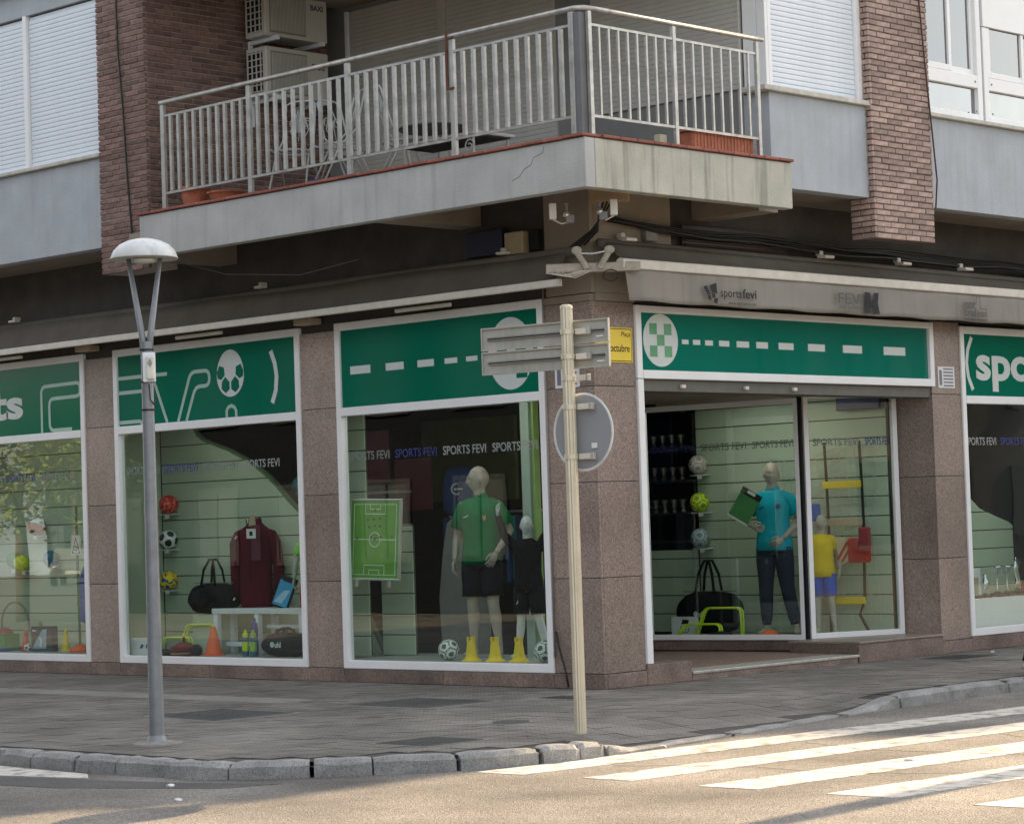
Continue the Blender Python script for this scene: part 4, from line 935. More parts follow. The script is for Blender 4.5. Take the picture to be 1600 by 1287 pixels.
armsG = {-1: ((-.26,.05,1.17),(-.27,-.02,.93),(-.05,-.25,-1),(1,0,0)), 1: ((.28,.07,1.20),(.20,-.15,1.00),(-.35,-.3,-.9),(-.6,.6,0))}
legsG = {-1: ((-.10,-.01,.50),(-.11,.03,.085)), 1: ((.12,-.04,.50),(.15,.02,.085))}
RZC = math.radians(44)                             # towards the street corner
g = mannequin('pale mannequin in green polo shirt and black shorts beside the white post', (-2.33,.72,.235), .45, SC, armsG, legsG, -1.15, SKIN)
shirt(g, SC, armsG, GPOLO, hem=.90, f=.70); collar(g, SC, GPOLO); legs_wear(g, SC, legsG, BSHORT, .80, 'shorts')
mb = MB(); mb.prism([(.075,1.36),(.11,1.36),(.11,1.325),(.0925,1.305),(.075,1.325)], 0, .004, M=at(ML, 0, -.155, 0) @ Matrix.Scale(SC, 4)); mb.build('crest', C_('crest', (.55,.22,.12)), g)
mb = MB(); mb.ribbon([(-.12,1.345),(-.085,1.355),(-.07,1.37)], .010, .004, M=at(ML, 0, -.155, 0) @ Matrix.Scale(SC, 4)); mb.build('logo', SWHITE, g)
sk = .79
armsK = {-1: ((-.30,-.04,1.60),(-.36,-.10,1.86),(-.05,-.1,1),(1,0,0)), 1: ((.28,-.02,1.62),(.30,-.06,1.90),(.05,-.1,1),(-1,0,0))}
legsK = {-1: ((-.11,-.02,.50),(-.17,.03,.085)), 1: ((.13,-.02,.50),(.22,.02,.085))}
k_ = mannequin('child mannequin in a black goalkeeper kit with both arms raised', (-1.68,.74,.235), .5, sk, armsK, legsK, .2, C_('mannequin_white', (.66,.66,.64), .4))
shirt(k_, sk, armsK, BLKF, hem=.86, long=True); legs_wear(k_, sk, legsK, BSHORT, .85, 'shorts')
mb = MB(); mb.ribbon([(-.14,.70),(-.12,.72),(-.12,.745)], .012, .004, M=at(ML, 0, -.125*sk, 0) @ Matrix.Scale(sk, 4)); mb.build('logo', SWHITE, k_)
tag(MB().box(-.14,.14,-.05,.05,-.30,.06).box(-.22,-.14,-.045,.045,-.14,.05).build('green_shirt', GPOLO, None, (-1.20,.78,1.62), (0,.1,.4), bevel=.03), 'green shirt hanging beside the raised hand of the child mannequin', 'shirt')
armsB = {-1: ((-.34,.04,1.24),(-.20,-.17,1.17),(.9,-.25,-.35),(.3,.9,.2)), 1: ((.27,.09,1.20),(.13,-.13,1.02),(-.75,-.35,-.5),(-.3,.8,0))}
legsB = {-1: ((-.10,-.02,.50),(-.12,.03,.085)), 1: ((.13,-.01,.50),(.20,.03,.085))}
b_ = mannequin('dark skinned looking mannequin in aqua polo and navy trousers holding a tactics folder', (-1.83,4.98,.235), .40, SC, armsB, legsB, .25, SKIN)
b_['label'] = 'mannequin in aqua polo shirt and navy trousers holding a green folder'
shirt(b_, SC, armsB, AQUA, hem=.90); collar(b_, SC, AQUA); legs_wear(b_, SC, legsB, NAVY, 1.93, 'trousers')
mb = MB(); mb.prism([(.095 + .026*math.cos(a*PI/8), 1.36 + .028*math.sin(a*PI/8)) for a in range(16)], 0, .004, M=at(ML, 0, -.155, 0) @ Matrix.Scale(SC, 4)); mb.build('crest', C_('crest_navy', (.02,.03,.10)), b_)
mb = MB(); mb.ribbon([(-.12,1.34),(-.085,1.345),(-.06,1.36)], .010, .004, M=at(ML, 0, -.155, 0) @ Matrix.Scale(SC, 4)); mb.build('logo', BLK, b_)
fd = thing('tactics_folder', 'green tactics folder tucked under the arm of the aqua polo mannequin', 'folder', (-2.02,4.72,1.73), .40)
fd.rotation_euler = (0, .55, .40); fd.scale = (.86, .86, .86)
B(-.15,.15,-.012,.012,-.21,.21).build('cover', C_('folder_green', (.05,.20,.06), .6), fd, bevel=.006); B(-.15,.15,-.02,-.0125,.13,.21).build('clip', BLK, fd); B(-.06,.06,-.026,-.0205,.16,.20).build('label_card', PAPER, fd)
B(-.155,.155,-.016,.016,-.235,-.212).build('edge', PAPER, fd)
ys_arms = {-1: ((-.26,.0,1.22),(-.27,-.04,1.0),(0,-.1,-1),(1,0,0)), 1: ((.26,.0,1.22),(.27,-.04,1.0),(0,-.1,-1),(-1,0,0))}
y_ = mannequin('small mannequin in yellow shirt and blue shorts behind the speed ladder', (-1.33,5.22,.235), .5, .74, ys_arms, legsG, .3, SKING)
shirt(y_, .74, ys_arms, YSH, hem=.88); legs_wear(y_, .74, legsG, BLSH, .8, 'shorts')
lm_ = mannequin('mannequin in lime shirt and red shorts half hidden by the window frame', (-5.05,.78,.235), .4, .84, ys_arms, legsG, .3, SKING)
shirt(lm_, .84, ys_arms, LSH, hem=.98); legs_wear(lm_, .84, legsG, RSH, .80, 'shorts', waist=1.04)
mb = MB(); mb.ribbon([(-.17,1.30),(-.15,1.33),(-.12,1.31),(-.10,1.34),(-.09,1.30)], .014, .004, M=at(ML, 0, -.125, 0) @ Matrix.Scale(.84, 4)); mb.build('logo', BLK, lm_)
# someone walking just out of the picture on the right
armsP = {-1: ((-.26,.05,1.18),(-.26,-.05,.95),(0,-.2,-1),(1,0,0)), 1: ((.26,-.05,1.18),(.26,-.15,.97),(0,-.2,-1),(-1,0,0))}
legsP = {-1: ((-.10,-.16,.50),(-.11,-.20,.085)), 1: ((.10,.06,.50),(.11,.26,.10))}
pp = thing('person', 'person in dark clothes walking out at the right edge, only a trouser leg showing', 'person', (2.93,3.22,0), 2.5)
figure(pp, .95, armsP, legsP, 0, SKIN); shirt(pp, .95, armsP, BLKF, hem=.80, long=True, name='jacket'); legs_wear(pp, .95, legsP, NAVY, 1.97, 'trousers')
MB().ball((0,.01,1.775*.95), .09, 20, 14, sc=(1,1.15,1.2)).build('hair', BLK, pp, smooth=True)

# ------------------------------------------------------------------ merchandise
ICO = [Vector(v).normalized() for v in [(0,1,1.618),(0,-1,1.618),(0,1,-1.618),(0,-1,-1.618),(1,1.618,0),(-1,1.618,0),(1,-1.618,0),(-1,-1.618,0),(1.618,0,1),(-1.618,0,1),(1.618,0,-1),(-1.618,0,-1)]]
def football(label, loc, r, a, b, kind=0, rot=(0,0,0), lett=None):
    R = Matrix.Rotation(rot[2],3,'Z') @ Matrix.Rotation(rot[0],3,'X')
    def pat(d):
        d = R @ d; ds = sorted((d.dot(i) for i in ICO), reverse=True)
        if kind == 0: return 1 if ds[0] > .925 else 0
        if kind == 1: return 1 if abs(ds[0] - ds[1]) < .055 or ds[0] > .965 else 0
        if kind == 2: return 1 if abs(d.x) < .05 or abs(d.z) < .05 or abs(abs(d.x) - .62) < .05 else (2 if d.x*d.z > 0 else 0)
        return 1 if noise.noise(d*3.1) > .18 else 0
    t = MB().ball((0,0,0), r, 48, 36, pat=pat).build('football' if kind != 2 else 'basketball', [a, b, BALLW], None, loc, smooth=True)
    return tag(t, label, 'ball', 'balls in the shop windows')
KB = C_('ball_black', (.015,.016,.018)); GB = C_('ball_green_marks', (.06,.12,.09)); SIL = C_('ball_silver', (.42,.50,.53), .3); BLUB = C_('ball_blue', (.01,.10,.25))
football('orange, white and green basketball on the top peg of the left window', (-10.45,.86,1.78), .125, C_('basket_orange', (.45,.07,.02)), KB, 2, (0.4,0,.6))
football('plain green ball on the lower row of the left window', (-10.95,.85,1.355), .105, DGRN, DGRN, 0)
football('lime ball in the lower row of the left window', (-10.72,.80,1.315), .105, LIME, C_('ball_lime2', (.40,.55,.02)), 3)
football('dark teal ball in the lower row of the left window', (-10.15,.85,1.36), .105, TEAL, BLUB, 3)
football('red ball on the top peg behind the street lamp', (-7.86,.95,1.975), .115, RED, C_('ball_red2', (.75,.2,.15)), 3, (0,0,2))
football('white and black football on the middle peg behind the street lamp', (-7.88,.95,1.555), .115, BALLW, KB, 0, (.3,0,.5))
football('yellow and blue football on the bottom peg behind the street lamp', (-7.90,.95,1.065), .115, YLW, BLUB, 3, (.8,0,1))
football('shiny blue ball high up beside the curved slat wall edge', (-6.05,1.5,2.13), .12, C_('ball_petrol', (.01,.12,.18), .25), TEAL, 3)
football('white football with green swirls on the window floor left of the yellow cones', (-2.43,.30,.335), .108, BALLW, GB, 1, (.4,0,.3))
football('white football with green swirls on the window floor right of the yellow cones', (-1.08,.32,.335), .108, BALLW, GB, 1, (.9,0,1.3))
football('white football on the top peg by the entrance', (-3.28,5.40,2.24), .115, C_('ball_offwhite', (.55,.50,.47)), C_('ball_pinkish', (.32,.26,.25)), 1, (.2,0,.8))
football('fluorescent yellow football on the middle peg by the entrance', (-3.28,5.40,1.79), .115, LIME, C_('ball_olive', (.20,.28,.03)), 1, (.5,0,.2))
football('silver football on the bottom peg by the entrance', (-3.28,5.40,1.36), .118, SIL, C_('ball_silver2', (.16,.22,.25)), 1, (1.1,0,.9))
football('small white ball on the floor of the left window', (-10.02,.38,.275), .05, BALLW, GB, 0)
def cone(label, loc, r, h, m, flat=False, group='training cones in the windows'):
    t = thing('training_cone', label, 'cone', loc, random.uniform(0,1), group)
    MB().lathe([(0,0),(r,0),(r,.012),(r*.80,.016),(0,.018)], 20).build('base', m, t)
    MB().lathe([(0,.017),(r*.74,.017),(r*.66,h*.2),(r*.22,h*.96),(r*.16,h),(0,h)], 20).build('body', m, t, smooth=False)
    return t
cone('orange training cone beside the white table', (-6.31,.34,.226), .135, .33, ORG)
for x, lb in ((-2.10,'yellow training cone next to the left football'),(-1.76,'yellow training cone in the middle of the three'),(-1.42,'yellow training cone next to the right football')):
    t = thing('training_cone', lb, 'cone', (x,.30,.226), .3, 'yellow notched cones in the green polo window')
    MB().lathe([(0,0),(.105,0),(.10,.012),(.070,.03),(.058,.06),(.038,.20),(.0,.205)], 20).build('body', YLW, t); B(-.036,-.012,-.03,.03,.195,.245).box(.012,.036,-.03,.03,.195,.245).build('notch', YLW, t, bevel=.004)
for x, m_, lb, r, h in ((-10.12,RED,'red speckled cone in the left window',.075,.26),(-9.46,YLW,'yellow cone behind the book in the left window',.075,.28),(-9.98,DGRN,'tall green cone behind the book in the left window',.08,.36)):
    cone(lb, (x,.55 if m_ != RED else .42,.226), r, h, m_)
tag(B(-.125,.125,-.14,.14,0,.21).build('green_box', DGRN, None, (-10.62,.45,.226), (0,0,.2), bevel=.01), 'green box at the left edge of the left window floor', 'box')
bk = thing('boxed_set', 'dark blue boxed set with a pale picture on the left window floor', 'box', (-9.72,.42,.226), .12)
B(-.19,.19,-.05,.05,0,.31).build('box', C_('box_navy', (.01,.02,.05)), bk, bevel=.006)
mb = MB(); mb.prism([(-.17,.04),(.08,.04),(.10,.28),(.02,.27),(-.06,.18),(-.12,.10)], 0, .002, M=at(ML, 0, -.0505, 0)); mb.build('picture', C_('box_picture', (.25,.40,.50)), bk)
mb = MB(); mb.ribbon([(-.02,.06),(.0,.14),(-.03,.17)], .03, .002, M=at(ML,0,-.053,0)); mb.box(-.16,-.10,-.0535,-.0515,.25,.27); mb.build('print', PAPER, bk)
ds = MB().lathe([(0,0),(.20,0),(.21,.02),(.16,.05),(0,.06)], 24).build('balance_disc', C_('disc_blue', (.05,.15,.28)), None, (-10.58,.30,.226)); tag(ds, 'blue balance disc lying at the left edge of the left window', 'disc')
tag(MB().ball((0,0,0), .14, 20, 14).build('gym_ball', C_('gym_red', (.32,.03,.05)), None, (-10.85,.6,.37), smooth=True), 'dull red gym ball at the far left of the left window floor', 'ball')
pk = thing('backpack', 'blue drawstring backpack hanging in the left window', 'backpack', (-9.12,.72,.50), .2)
MB().tube([(0,0,.05),(0,0,.12),(0,0,.3),(.03,0,.55),(.07,0,.70),(.08,0,.76)], [(.02,.12),(.08,.22),(.10,.24),(.09,.23),(.07,.21),(.02,.17)], 18, up=(0,-1,0)).build('bag', BLUE, pk, smooth=True)
B(-.14,.16,-.105,-.06,.08,.36).build('pocket', C_('pocket_blue', (.02,.10,.42), .7), pk, bevel=.03); MB().tube([(.06,-.02,.74),(.05,-.03,.86),(.10,-.02,.92),(.13,-.01,.80)], .014, 6).build('strap', BLK, pk, smooth=True)
pg = thing('marker_pole', 'green pole in an orange base with a white triangle card', 'pole', (-8.98,.42,.226))
MB().lathe([(0,0),(.13,0),(.135,.03),(.05,.09),(.03,.10),(0,.10)], 20).build('base', ORG, pg); MB().rod((0,0,.09),(-.02,0,1.78),.016,n=10).build('pole', C_('pole_green', (.0,.16,.09)), pg, smooth=True)
B(-.105,.105,-.026,-.019,1.18,1.42).build('card', PAPER, pg); tr_ = MB(); tr_.ribbon([(-.075,1.20),(0,1.39),(.075,1.20)], .018, .002, M=at(ML,0,-.0265,0), closed=True); tr_.ribbon([(-.02,1.29),(.025,1.27),(.02,1.235),(-.02,1.235),(-.02,1.26)], .014, .002, M=at(ML,0,-.0265,0)); tr_.build('print', BLK, pg)
hp = MB().tube([(.30*math.cos(a*PI/20), .0, .30 + .30*math.sin(a*PI/20)) for a in range(41)], .012, 7).build('hoop', C_('hoop_grey', (.20,.19,.17)), None, (-10.75,.7,.226), smooth=True); tag(hp, 'thin grey hoop leaning in the left window', 'hoop')
# second window
jk = thing('track_jacket', 'maroon zip jacket on a display bust with a white price tag', 'jacket', (-6.05,.78,.74), .35)
b = MB(); b.tube([(0,0,.0),(0,0,.10),(0,0,.45),(0,-.005,.72),(0,0,.84),(0,.005,.90),(0,.01,.945),(0,.01,.985)], [(.12,.20),(.125,.205),(.12,.20),(.135,.225),(.12,.225),(.10,.185),(.075,.12),(.06,.08)], 24, up=(0,-1,0))
for k in (-1,1): b.tube([(k*.14,0,.865),(k*.215,.0,.835),(k*.262,.0,.74),(k*.285,.03,.45),(k*.275,.0,.14)], [.055,.066,.070,.062,.050], 14)
b.v = [(v[0], v[1] + noise.noise(Vector(v)*9)*.012, v[2]) for v in b.v]; b.build('jacket_body', MAROON, jk, smooth=True)
MB().tube([(.070*math.sin(a), .01 - .058*math.cos(a), .985 + .02*abs(math.sin(a))) for a in [(.35 + 5.6*i/16) for i in range(17)]], [(.032,.01)]*17, 8, up=(0,0,1)).build('collar', MAROON, jk, smooth=True)
B(.03,.15,-.147,-.143,.55,.95).build('front_panel', C_('jacket_panel', (.11,.02,.035), .85), jk); MB().ribbon([(0,0),(0,.62),(-.03,.74)], .012, .004, M=at(ML,0,-.148,.28)).build('zip', BLK, jk)
MB().prism([(-.05,.92),(.05,.92),(.03,1.06),(-.03,1.06)], -.02, .0, M=at(ML,0,-.06,0)).build('lining', WOODB, jk)
B(-.02,.10,-.160,-.156,.80,.91).build('price_tag', PAPER, jk); tx = MB(); tx.box(.02,.06,-.1625,-.1605,.83,.88); tx.build('print', BLK, jk)
mb = MB(); mb.ribbon([(-.18,.80),(-.15,.83)], .014, .003, M=at(ML,0,-.15,0)); mb.ribbon([(-.22,.10),(-.20,.13)], .016, .003, M=at(ML,0,-.152,0)); mb.build('logo', PAPER, jk)
bu = MB().tube([(0,0,-.5),(0,0,-.1),(0,0,.02)], .02, 8); bu.lathe([(0,-.51),(.16,-.51),(.16,-.495),(0,-.49)], 20); bu.build('stand', WHITE2, jk)
def holdall(label, loc, rz, L_, W_, Hh, handle, m=BLKF, logo='', low=True):
    t = thing('holdall', label, 'bag', loc, rz, 'black sports bags in the displays')
    b = MB(); N_ = 9
    pts = []; rr = []
    for i in range(N_):
        u = -1 + 2*i/(N_-1); pts.append((u*L_/2, 0, Hh*.5)); k = (1 - abs(u)**5)**.5 if abs(u) < 1 else .55
        k = max(k, .55); rr.append((Hh*.5*k, W_*.5*k))
    b.tube(pts, rr, 18, up=(0,0,1)); b.v = [(v[0] + noise.noise(Vector(v)*8)*.012, v[1] + noise.noise(Vector(v)*7 + Vector((3,3,3)))*.02, max(0, v[2] + noise.noise(Vector(v)*10)*.016)) for v in b.v]
    b.build('body', m, t, smooth=True)
    for y in (-W_*.3, W_*.2):
        pts = [(-L_*.17, y, Hh*.8), (-L_*.12, y*.8, Hh + handle*.55), (-L_*.04, y*.4, Hh + handle), (L_*.04, y*.4, Hh + handle), (L_*.12, y*.8, Hh + handle*.55), (L_*.17, y, Hh*.8)]
        MB().tube(pts, [(.006,.020)]*6, 8, up=(0,-1,0)).build('handle', m, t, smooth=True)
    B(-L_*.45, L_*.45, -.008, .008, Hh*.985, Hh*1.01).build('zip', GREYP, t)
    if logo:
        tx = MB(); text(tx, logo, .085, at(ML, -.04, -W_*.5-.012, Hh*.42), t=.003, bold=.03); mb2 = tx; mb2.prism([(-.08 + .032*math.cos(a*PI/8), Hh*.42 + .03 + .032*math.sin(a*PI/8)) for a in range(16)], 0, .003, M=at(ML, 0, -W_*.5-.012, 0)); mb2.build('lettering', SWHITE, t)
    return t
holdall('large black duffel bag with tall handles beside the maroon jacket', (-6.62,.62,.68), .1, .70, .34, .36, .27)
P_dm = thing('display_block', 'plain pale block under the black duffel bag', 'block', (-6.72,.66,.226)); B(-.22,.22,-.12,.18,0,.45).build('block', SLAT, P_dm, bevel=.01)
holdall('boxy black sports bag on the floor under the white table', (-5.06,.36,.226), .05, .66, .26, .26, .05, logo='uhl')
tx = MB(); text(tx, 'uhlsport', .05, at(ML, -5.16, .215, .255), t=.002, bold=.02)
tbx = thing('display_table', 'low white table carrying the jacket and the blue folder', 'table', (-5.68,.62,.226))
B(-.80,.80,-.16,.16,.465,.525).build('table_top', WHITE, tbx, bevel=.005)
for x in (-.75,-.02,.74):
    for y in (-.12,.12): B(x-.035,x+.035,y-.03,y+.03,0,.464).build('leg', WHITE2, tbx, bevel=.004)
B(-.71,-.06,-.03,.0,.09,.14).build('stretcher', WHITE2, tbx); B(.02,.70,-.03,.0,.30,.34).build('stretcher', WHITE2, tbx)
fb = thing('folder', 'blue clipboard folder leaning on the white table', 'folder', (-5.45,.60,.755)); fb.rotation_euler = (-.25,.28,.2)
B(-.12,.12,-.012,.012,0,.36).build('cover', BLK, fb, bevel=.005); B(-.10,.10,-.016,-.0125,.02,.31).build('board', C_('folder_blue', (.03,.30,.55)), fb); B(-.06,.06,-.02,-.0165,.30,.35).build('clip', BLK, fb)
mb = MB(); mb.prism([(-.09,.05),(.02,.05),(.08,.22),(.0,.2)], 0, .002, M=at(ML,0,-.0165,0)); mb.build('picture', C_('pale_blue_print', (.35,.55,.70)), fb)
def hurdle(label, loc, rz, w_, h, d=.20, m=LIME):
    t = thing('training_hurdle', label, 'hurdle', loc, rz, 'fluorescent yellow training hurdles')
    for y in (0, .05):
        MB().tube(rounded3([(-w_/2 - .10,y - d*.3,0),(-w_/2,y,h),(w_/2,y,h),(w_/2 + .04,y - d*.3,0)]), .012, 8).build('bar' if y else 'hoop', m, t, smooth=True)
    MB().tube([(-w_/2 - .1,-d*.3,.012),(-w_/2 - .1,-d*.3 + .14,.012)], .012, 6).build('foot', m, t); MB().tube([(w_/2 + .04,-d*.3,.012),(w_/2 + .04,-d*.3 + .14,.012)], .012, 6).build('foot', m, t)
    return t
def rounded3(pts, r=.07, n=5):
    out = []
    for i, p in enumerate(pts):
        p = Vector(p)
        if i in (0, len(pts)-1): out.append(p); continue
        a = Vector(pts[i-1]); b = Vector(pts[i+1]); da = a-p; db = b-p; q = min(r, da.length*.45, db.length*.45)
        s_ = p + da.normalized()*q; e_ = p + db.normalized()*q
        for k in range(n+1): t = k/n; out.append(s_*(1-t)**2 + p*2*t*(1-t) + e_*t*t)
    return out
hurdle('taller fluorescent yellow hurdle behind the red marker stack', (-6.72,.48,.226), .1, .44, .34); hurdle('lower fluorescent yellow hurdle behind the red marker stack', (-6.93,.30,.226), .1, .42, .20)
hurdle('taller fluorescent yellow hurdle in front of the black holdall', (-2.42,4.72,.225), .1, .50, .33); hurdle('lower fluorescent yellow hurdle in front of the black holdall', (-2.60,4.56,.225), .1, .48, .15)
def discs(label, loc, m1, m2, r, n, peg=True):
    t = thing('marker_discs', label, 'marker discs', loc)
    for i in range(n):
        MB().lathe([(r*.35,.05),(r,0),(r*1.03,.004),(r*.38,.062),(r*.35,.05)], 22).build('disc', m2 if i == 1 else m1, t, (0,0,i*.022))
    if peg: MB().rod((0,0,.0),(0,0,n*.022+.12),.014,n=8).build('peg', BLK, t); MB().ball((0,0,n*.022+.12), .022, 10, 8).build('knob', YLW, t) if True else None
    return t
discs('stack of dark red marker discs with a black handle', (-6.70,.22,.226), C_('disc_red', (.22,.02,.02)), WOODB, .16, 5)
o_ = discs('pile of orange marker discs by the feet of the aqua polo mannequin', (-1.66,4.62,.225), ORG, ORG, .13, 2, False)
for dx in (-.16, .17): MB().lathe([(.04,.03),(.11,0),(.113,.004),(.042,.04)], 20).build('disc', ORG, o_, (dx, .03*dx, 0))
tag(MB().ball((0,0,.03), .13, 20, 10, sc=(1.3,.8,.35)).build('cap', BLK, None, (-2.32,4.55,.225), smooth=True), 'black cap lying under the low yellow hurdle', 'cap')
tag(MB().ball((0,0,.03), .10, 20, 10, sc=(1.5,.8,.4)).build('cap', BLK, None, (-7.02,.20,.226), smooth=True), 'black cap lying left of the red marker stack', 'cap')
tag(MB().ball((0,0,.06), .07, 16, 10).build('hand_pump', BLK, None, (-6.50,.24,.226), smooth=True), 'small black ball pump next to the orange cone', 'pump')
for x, y, m1, m2, h, lb in ((-5.67,.28,LIME,C_('bottle_blue', (.02,.09,.20)),.30,'left lime topped sports bottle'),(-5.60,.36,C_('bottle_navy', (.03,.05,.28)),C_('bottle_navy2', (.04,.07,.30)),.42,'tall dark blue sports bottle between two lime topped ones'),(-5.51,.26,C_('bottle_lime2', (.30,.50,.08)),C_('bottle_blue2', (.02,.10,.18)),.30,'right lime topped sports bottle')):
    t = thing('sports_bottle', lb, 'bottle', (x,y,.226), 0, 'sports bottles under the white table')
    MB().lathe([(0,0),(.038,0),(.04,.01),(.038,h*.5),(.040,h*.72),(0,h*.72)], 18).build('bottle', m2, t, smooth=False); MB().lathe([(0,h*.721),(.034,h*.721),(.034,h*.86),(.014,h*.9),(.014,h),(0,h)], 18).build('cap', m1, t)
    MB().lathe([(.0405,h*.2),(.0405,h*.55)], 18).build('band', m1, t) if h < .4 else None
cd = thing('price_card', 'white card with a small blue emblem behind the street lamp', 'card', (-7.34,.16,.226), .1)
B(-.25,.25,0,.006,0,.20).build('card', PAPER, cd); mb = MB(); mb.prism([(-.1,.08),(-.05,.08),(-.03,.12),(-.07,.13)], 0, .002, M=at(ML,0,-.001,0)); mb.prism([(-.0,.09),(.05,.07),(.08,.12),(.02,.13)], 0, .002, M=at(ML,0,-.001,0)); mb.build('print', STK_D, cd)
# third window
tbd = thing('tactics_board', 'large green football tactics board with a grey frame', 'board', (-3.36,.14,1.06)); tbd.rotation_euler = (-.05,.035,.12)
f = MB(); f.box(-.36,.36,-.02,.012,0,.025).box(-.36,.36,-.02,.012,.835,.86).box(-.36,-.335,-.02,.012,.025,.835).box(.335,.36,-.02,.012,.025,.835); f.build('frame', ALU, tbd, bevel=.006)
B(-.335,.335,-.008,.008,.025,.835).build('pitch', PITCH, tbd)
ln = MB(); MP = at(ML, 0, -.0082, 0)
ln.ribbon([(-.29,.06),(.29,.06),(.29,.80),(-.29,.80)], .008, .0015, M=MP, closed=True); ln.ribbon([(-.29,.43),(.29,.43)], .008, .0015, M=MP); ln.ribbon([(.075*math.cos(a*PI/12), .43 + .075*math.sin(a*PI/12)) for a in range(24)], .008, .0015, M=MP, closed=True)
for z0, z1, q in ((.06,.16,.11),(.80,.70,.75)): ln.ribbon([(-.14,z0),(-.14,z1),(.14,z1),(.14,z0)], .008, .0015, M=MP); ln.ribbon([(-.07,z0),(-.07,q),(.07,q),(.07,z0)], .007, .0015, M=MP)
ln.build('pitch_line', BALLW, tbd)
for x, z in ((-.10,.64),(-.02,.645),(.07,.65),(-.08,.56),(.0,.575),(.07,.57),(-.24,.44),(-.05,.45),(.02,.445),(.08,.46),(.24,.46),(.0,.43),(0,.74)): MB().prism([(x + .012*math.cos(a*PI/4), z + .012*math.sin(a*PI/4)) for a in range(8)], 0, .006, M=MP).build('magnet', C_('magnet', (.18,.06,.02)), tbd)
for x in (-.25,.2): B(x-.015,x+.015,-.01,.02,-.07,-.001).build('foot', ALU, tbd)
gp = thing('curved_partition', 'tall grey curved display panel behind the green polo mannequin', 'panel', (-3.45,1.55,.12), .35)
MB().prism([(-.28,0),(.30,0),(.30,1.1),(.27,1.45),(.15,1.60),(-.05,1.62),(-.18,1.52),(-.24,1.2),(-.30,.7)], -.03, .0, M=ML).build('panel', GREYP, gp); B(-.02,.12,-.012,-.001,1.38,1.52).build('sticker', C_('sticker_red', (.30,.02,.03)), gp)
P('post', B(-1.96,-1.84,.98,1.06,.12,3.05), C_('post_green', (.42,.52,.44)))
P('post', B(-1.80,-1.77,.98,1.06,.12,3.05), C_('post_lime', (.25,.40,.10)))
rk = thing('clothes_rack', 'dim clothes rack of blue and teal shirts deep inside the shop', 'clothes rack', (-4.0,2.6,.1))
MB().rod((-.7,0,1.65),(.9,0,1.65),.015).build('rail', ALU, rk)
for x in (-.7,.9): MB().rod((x,0,0),(x,0,1.65),.02).build('post', ALU, rk)
cg = [C_('garment_blue', (.02,.08,.22), .9), C_('garment_teal', (.01,.16,.18), .9), C_('garment_navy', (.015,.025,.07), .9), C_('garment_slate', (.06,.08,.10), .9)]
for i in range(12): B(-.03,.03,-.24,.22,.75 + random.uniform(-.1,.2),1.60).build('garment', cg[i % 4], rk, (-.55 + i*.12,0,0), (0,0,random.uniform(-.2,.2)), bevel=.02)
bp2 = thing('backpack', 'large blue rucksack with a pale emblem on the dark back wall', 'backpack', (-4.1,2.2,1.72), .4)
MB().tube([(0,0,0),(0,0,.06),(0,0,.3),(0,0,.48),(0,0,.55)], [(.08,.17),(.13,.22),(.13,.22),(.10,.19),(.03,.12)], 18, up=(0,-1,0)).build('bag', C_('ruck_blue', (.01,.05,.18), .8), bp2, smooth=True)
mb = MB(); mb.ribbon([(.06*math.cos(a*PI/10), .3 + .06*math.sin(a*PI/10)) for a in range(4,18)], .018, .003, M=at(ML,0,-.14,0)); mb.ribbon([(-.03,.3),(.08,.3)], .018, .003, M=at(ML,0,-.14,0)); mb.build('emblem', SWHITE, bp2)
for x0, x1, z0, z1, m_, lb in ((-6.2,-4.6,1.9,2.9,OLIVE,'dull olive wall panel deep in the shop'),(-4.5,-3.9,1.2,2.4,BROWN,'brown wall panel deep in the shop'),(-3.8,-2.9,2.0,2.9,C_('deep_blue', (.01,.02,.10)),'dark blue hanging banner deep in the shop')):
    tag(B(x0, x1, 3.6, 3.66, z0, z1).build('wall_panel', m_), lb, 'panel')
# red and white cartoon-free poster band in the dark beyond the curve of window two
for i, (x, z, m_, lb) in enumerate(((-5.6,2.45,C_('poster_plum', (.16,.03,.06)),'dim plum coloured poster high behind the curved slat wall'),(-4.9,2.1,C_('poster_maroon', (.10,.01,.02)),'dim maroon shirt hung high behind the curved slat wall'))):
    tag(B(x-.3,x+.3,2.2,2.23,z-.3,z+.3).build('poster', m_), lb, 'poster')
tag(B(-5.5,-4.6,1.7,1.9,2.0,2.03).box(-5.5,-4.6,1.7,1.9,1.62,1.65).build('shelf', GREYP), 'dim shelf behind the curved slat wall', 'shelf')
